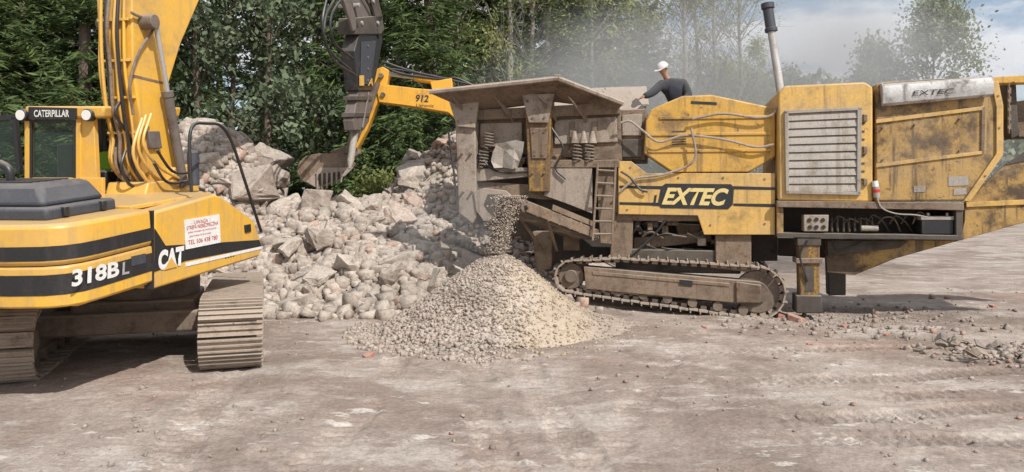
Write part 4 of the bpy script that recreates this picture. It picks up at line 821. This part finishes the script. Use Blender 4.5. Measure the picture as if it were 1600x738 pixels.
# ---------------------------------------------------------------- trees
def quads(name,c,a,b,m):
    V=np.stack([c-a,c+b,c+a,c-b],1).reshape(-1,3); Fq=np.arange(len(V)).reshape(-1,4); return npmesh(name,V,Fq,m)
def rv(n): v=rng.normal(0,1,(n,3)); return v/np.linalg.norm(v,axis=1)[:,None]
def mesh_from(mb,name,m):
    o=mb.build(name,m); me=o.data; bpy.data.objects.remove(o); return me
def spruce(Ht,R,dens=1.,m='spr',z0=.03,droop=.35,top=None):
    cs=[];as_=[];bs=[]; z=z0*Ht; lim=top or Ht; tr=MB(); tr.tube([(0,0,-.3),(.05,0,Ht*.5),(0,0,Ht)],[Ht*.014+.05,Ht*.008+.03,.01],8)
    while z<lim:
        fr=z/Ht; L0=R*(1-fr)**.75+.15; nb=int(7*dens)+2
        for k in range(nb):
            az=rng.uniform(0,6.283); L=L0*rng.uniform(.6,1.2); el=rng.uniform(-.05,.3)-droop*(1-fr)
            d=np.array([math.cos(az),math.sin(az),0]); n=int(5+L*6); t=np.sort(rng.uniform(.12,1,n)) 
            P=d[None]*(L*t)[:,None]; P[:,2]+=z+L*(el*t+.28*t**3*(1 if droop>.1 else .5))
            if k%3==0: tr.tube([(0,0,z),tuple(d*L*.5+np.array([0,0,z+L*el*.5])),tuple(d*L*.9+np.array([0,0,z+L*(el*.9+.2)]))],[.03,.02,.008],4)
            s=np.array([-d[1],d[0],0]); w=(.34*(1-t*.55)*L*.55+.08)
            for sg in(-1,1):
                dirn=d[None]*.55+s[None]*sg*rng.uniform(.5,1,(n,1))+np.array([0,0,-.35])[None]*rng.uniform(.2,1.4,(n,1)); dirn/=np.linalg.norm(dirn,axis=1)[:,None]
                ll=w*rng.uniform(.6,1.1,n); c=P+dirn*(ll/1.0)[:,None]*.8; nn=rv(n); bb=np.cross(dirn,nn); bb/=np.linalg.norm(bb,axis=1)[:,None]
                cs.append(c);as_.append(dirn*(ll)[:,None]);bs.append(bb*rng.uniform(.022,.048,(n,1)))
                c2=c+rng.normal(0,.08,c.shape); nn=rv(n); bb=np.cross(dirn,nn); bb/=np.linalg.norm(bb,axis=1)[:,None]; as_.append((dirn+rng.normal(0,.35,c.shape))*(ll*.6)[:,None]); cs.append(c2); bs.append(bb*rng.uniform(.022,.045,(n,1)))
        z+=rng.uniform(.2,.38)*(.8+Ht*.014)
    return quads('crown',np.concatenate(cs),np.concatenate(as_),np.concatenate(bs),m),mesh_from(tr,'trunk','bark')
def leafy(Ht,R,z0,nc,nl,ls,m='bir',tm='bbark',sig=.42,bare=0,top=None):
    tr=MB(); lean=rng.uniform(-.4,.4,2); tp=lambda z:np.array([lean[0]*z/Ht+.1*math.sin(z),lean[1]*z/Ht,z])
    r0=Ht*.009+.02; zs=np.linspace(-.3,Ht*.97,9); tr.tube([tuple(tp(z)) for z in zs],[r0*(1-.93*k/8) for k in range(9)],8)
    cs=[]
    for k in range(nc):
        f=rng.uniform(0,1)**.9; z=Ht*(z0+(1-z0)*f); rad=R*math.sin(math.pi*min(.97,(.22+.76*f)))**.8*rng.uniform(.3,1); az=rng.uniform(0,6.283)
        c=tp(z)+np.array([math.cos(az)*rad,math.sin(az)*rad,0]); b=tp(max(.5,z-rad*rng.uniform(.7,1.2))); mdl=(b+c)/2+np.array([0,0,.1*rad])+rng.normal(0,.08,3)
        tr.tube([tuple(b),tuple(mdl),tuple(c)],[.03*(1-f*.5),.018,.006],5)
        for q_ in range(bare): e=c+rng.normal(0,.5,3)+np.array([0,0,.4]); tr.tube([tuple(mdl),tuple((mdl+e)/2+rng.normal(0,.1,3)),tuple(e)],[.013,.009,.004],3)
        cs.append(c+rng.normal(0,1,(nl,3))*np.array([sig,sig,sig*.8])*rng.uniform(.6,1.3))
    c=np.concatenate(cs); n=len(c); a=rv(n);a[:,2]-=.3; b=np.cross(a,rv(n)); b/=np.linalg.norm(b,axis=1)[:,None]; s=ls*rng.uniform(.6,1.3,(n,1))
    return quads('crown',c,a*s,b*s*.6,m),mesh_from(tr,'trunk',tm)
SPR=[spruce(17,2.5,1.,top=14),spruce(20,2.8,.9,top=15),spruce(14,2.0,1.1)]
SPB=[spruce(21,3.0,.7,top=18)]
PIN=[leafy(17,2.8,.15,62,110,.12,'pin','bark',.38),leafy(15,2.5,.2,52,110,.12,'pin','bark',.38)]
BIR=[leafy(16,2.0,.15,85,80,.07,bare=2),leafy(18,2.3,.18,80,75,.07,bare=3),leafy(17,2.2,.25,70,30,.055,bare=5)]
BUS=[leafy(2.6,1.3,.1,40,70,.07,'bir','bark',.25),spruce(5,1.7,1.3)]
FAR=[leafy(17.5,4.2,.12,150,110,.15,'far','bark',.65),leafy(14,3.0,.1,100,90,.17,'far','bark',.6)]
def tree(kind,meshes,px,Y,label,group=None,s=1.,cat='tree'):
    x=gx(px,Y); z=float(gh(x,Y)); r=thing(kind,(x,Y,z-.05),label,cat,group)
    r.rotation_euler=(0,0,random.uniform(0,6.28)); r.scale=(s,s,s*random.uniform(.94,1.08))
    for me,nm in zip(meshes,('crown','trunk')): o=bpy.data.objects.new(nm,me); C.objects.link(o); o.parent=r
random.seed(11)
for px,Y,k,lab in ((-70,23,0,'dark spruce at the left picture edge, cut by the frame'),(30,25,1,'dense spruce directly behind the near cab'),(135,24.5,0,'spruce filling the gap between near cab and boom'),(215,28,1,'spruce hidden mostly behind the near boom'),
  (565,29,0,'tall spruce rising behind the hydraulic breaker'),(668,27.5,0,'spruce right of the breaker behind the far boom'),(765,31,0,'dark narrow spruce behind the hopper left end'),(868,31,1,'dark spruce above the middle of the hopper'),(905,33,2,'shorter spruce right of the hopper middle'),(955,32,0,'spruce left of the person on the crusher'),(1010,36,0,'dark spruce directly behind the person in the cap')):
    tree('spruce_tree',SPR[k],px,Y,lab,None,.85 if px>900 else 1)
for px,Y,k,lab in ((300,27,0,'bluish pine just right of the near boom'),(365,29,1,'pine above the left slope of the rubble heap'),(425,28,0,'broad pine above the middle of the rubble heap'),(490,29.5,1,'pine left of the hydraulic breaker')):
    tree('pine_tree',PIN[k],px,Y,lab)
for px,Y,k,lab in ((520,34,0,'light green birch between pine and breaker'),(620,29,1,'pale green birch just right of the breaker'),(640,31.5,2,'bare twigged birch right of the breaker'),(715,29.5,0,'fresh green birch above the hopper left corner'),(800,29.5,1,'yellow green birch above the hopper wing'),(835,30,2,'thin birch with a pale trunk above the hopper'),(930,30.5,0,'light birch in front of the short spruces'),(985,33,1,'birch just left of the person on the crusher'),(1065,34,2,'sparse birch above the yellow jaw cover'),(1090,36,0,'leafy birch right above the yellow jaw cover'),(1110,35,2,'bare branched birch left of the exhaust stack'),(1150,36,2,'thin bare birch beside the exhaust stack'),(1185,37,0,'low birch right behind the exhaust stack')):
    tree('birch_tree',BIR[k],px,Y,lab,None,.62 if px==1185 else 1)
for px in range(-110,1000,58):
    if px>600 and (px//58)%2: tree('birch_tree',BIR[0 if px%3 else 1],px+random.uniform(-12,12),random.uniform(38,42),'pale green birch in the back row of the wood','back row birches',1.05); continue
    tree('spruce_tree',SPB[0],px+random.uniform(-12,12),random.uniform(39,46),'dark spruce in the back row of the wood','back row spruces',random.uniform(.8,1.05))
for px in(1020,1075,1130,1175): tree('birch_tree',BIR[0],px,44+px%7,'low birch in the thin end of the back row','low back row birches',.6)
for px,Y,k,s in((590,22.5,0,1.),(640,24.5,1,.9),(690,25,1,.8),(560,24,1,.7)):
    tree('shrub',BUS[k],px,Y,['low bush right below the far bucket','small spruce sapling below the far boom','spruce sapling beside the hopper corner','short sapling behind the chisel tip'][[590,640,690,560].index(px)],None,s,'bush')
tree('birch_tree',FAR[0],1455,60,'tall lone birch standing against the sky above the silver guard',None,1.); tree('shrub',FAR[1],1357,62,'rounded shrub tree left of the lone birch',None,.98,'tree')
tree('shrub',FAR[1],1240,58,'low leafy tree right of the exhaust stack',None,.8,'tree')
n=30000; X=rng.uniform(26,150,n);Yv=100+rng.uniform(0,12,n); top=12.5+8*fbm(X*.12,X*0,3,60)+2.5*np.sin(X*.07)+2*fbm(X*.9,X*0,2,66); Zv=rng.uniform(0,1,n)**.6*top*1.25
a=rv(n)*.6;b=np.cross(a,rv(n))
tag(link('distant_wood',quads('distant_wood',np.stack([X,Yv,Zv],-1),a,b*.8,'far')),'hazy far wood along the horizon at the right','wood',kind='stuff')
# ---------------------------------------------------------------- dust
def dust(name,c,hs,dens,label,sr):
    mb=MB(); mb.box(c,(X_,Y_,Z_),hs); m=bpy.data.materials.new(name); m.use_nodes=True; nt=m.node_tree; nt.nodes.clear()
    out=node(nt,'ShaderNodeOutputMaterial'); co=node(nt,'ShaderNodeTexCoord').outputs['Generated']
    dv=node(nt,'ShaderNodeVectorMath',{0:co,1:(.5,.5,.5)},operation='SUBTRACT').outputs[0]; ln=node(nt,'ShaderNodeVectorMath',{0:dv},operation='LENGTH').outputs['Value']
    n1=noi(nt,co,3.2,2,.55); f=mth(nt,'MULTIPLY',mr(nt,ln,.5,.12),mr(nt,n1,.35,.65,.2,1.4)); 
    v=node(nt,'ShaderNodeVolumePrincipled',{'Color':(.94,.93,.91,1),'Density':mth(nt,'MULTIPLY',f,dens),'Anisotropy':.1}); nt.links.new(v.outputs[0],out.inputs['Volume'])
    try: m.cycles.volume_step_rate=sr
    except Exception: pass
    o=mb.build(name,m,None,0,False); tag(o,label,'dust',kind='stuff'); return o
dust('dust_cloud',(7.2,22,4.4),(9.6,4,4.8),.62,'pale dust cloud drifting behind the crusher',3)
dust('dust_plume',(-1.1,14.0,1.7),(1.5,1.1,1.2),.26,'thin dust plume rising where the gravel lands',2)
# ---------------------------------------------------------------- light, sky, camera
sd=Vector((.44,-.62,.72)).normalized(); el=math.asin(sd.z); rot=math.atan2(sd.x,sd.y)
w=bpy.data.worlds.new('World'); SC.world=w; w.use_nodes=True; nt=w.node_tree; bg=nt.nodes['Background']
sky=node(nt,'ShaderNodeTexSky',sky_type='NISHITA',sun_disc=False,sun_elevation=el,sun_rotation=rot,dust_density=1.5)
co=node(nt,'ShaderNodeTexCoord').outputs['Generated']
cl=noi(nt,co,3.4,8,.6,(1,1,3.2)); col=mix(nt,mr(nt,cl,.42,.56,.15,.95),sky.outputs[0],(6.9,7.,7.3))
nt.links.new(col,bg.inputs[0]); bg.inputs[1].default_value=.125
sl=bpy.data.lights.new('sun','SUN'); sl.energy=4.5; sl.angle=math.radians(.5); sl.color=(1,.965,.91); so=bpy.data.objects.new('sun',sl); C.objects.link(so)
so.rotation_euler=sd.to_track_quat('Z','Y').to_euler()
cam=bpy.data.cameras.new('camera'); cam.sensor_width=36; cam.lens=36*FPX/1600; cam.shift_y=-(369-HY)/1600; cam.clip_end=3000
co_=bpy.data.objects.new('camera',cam); C.objects.link(co_); co_.location=CAMP; co_.rotation_euler=(math.pi/2,0,0); SC.camera=co_
SC.view_settings.view_transform='Standard'; SC.view_settings.look='None'; SC.view_settings.exposure=0
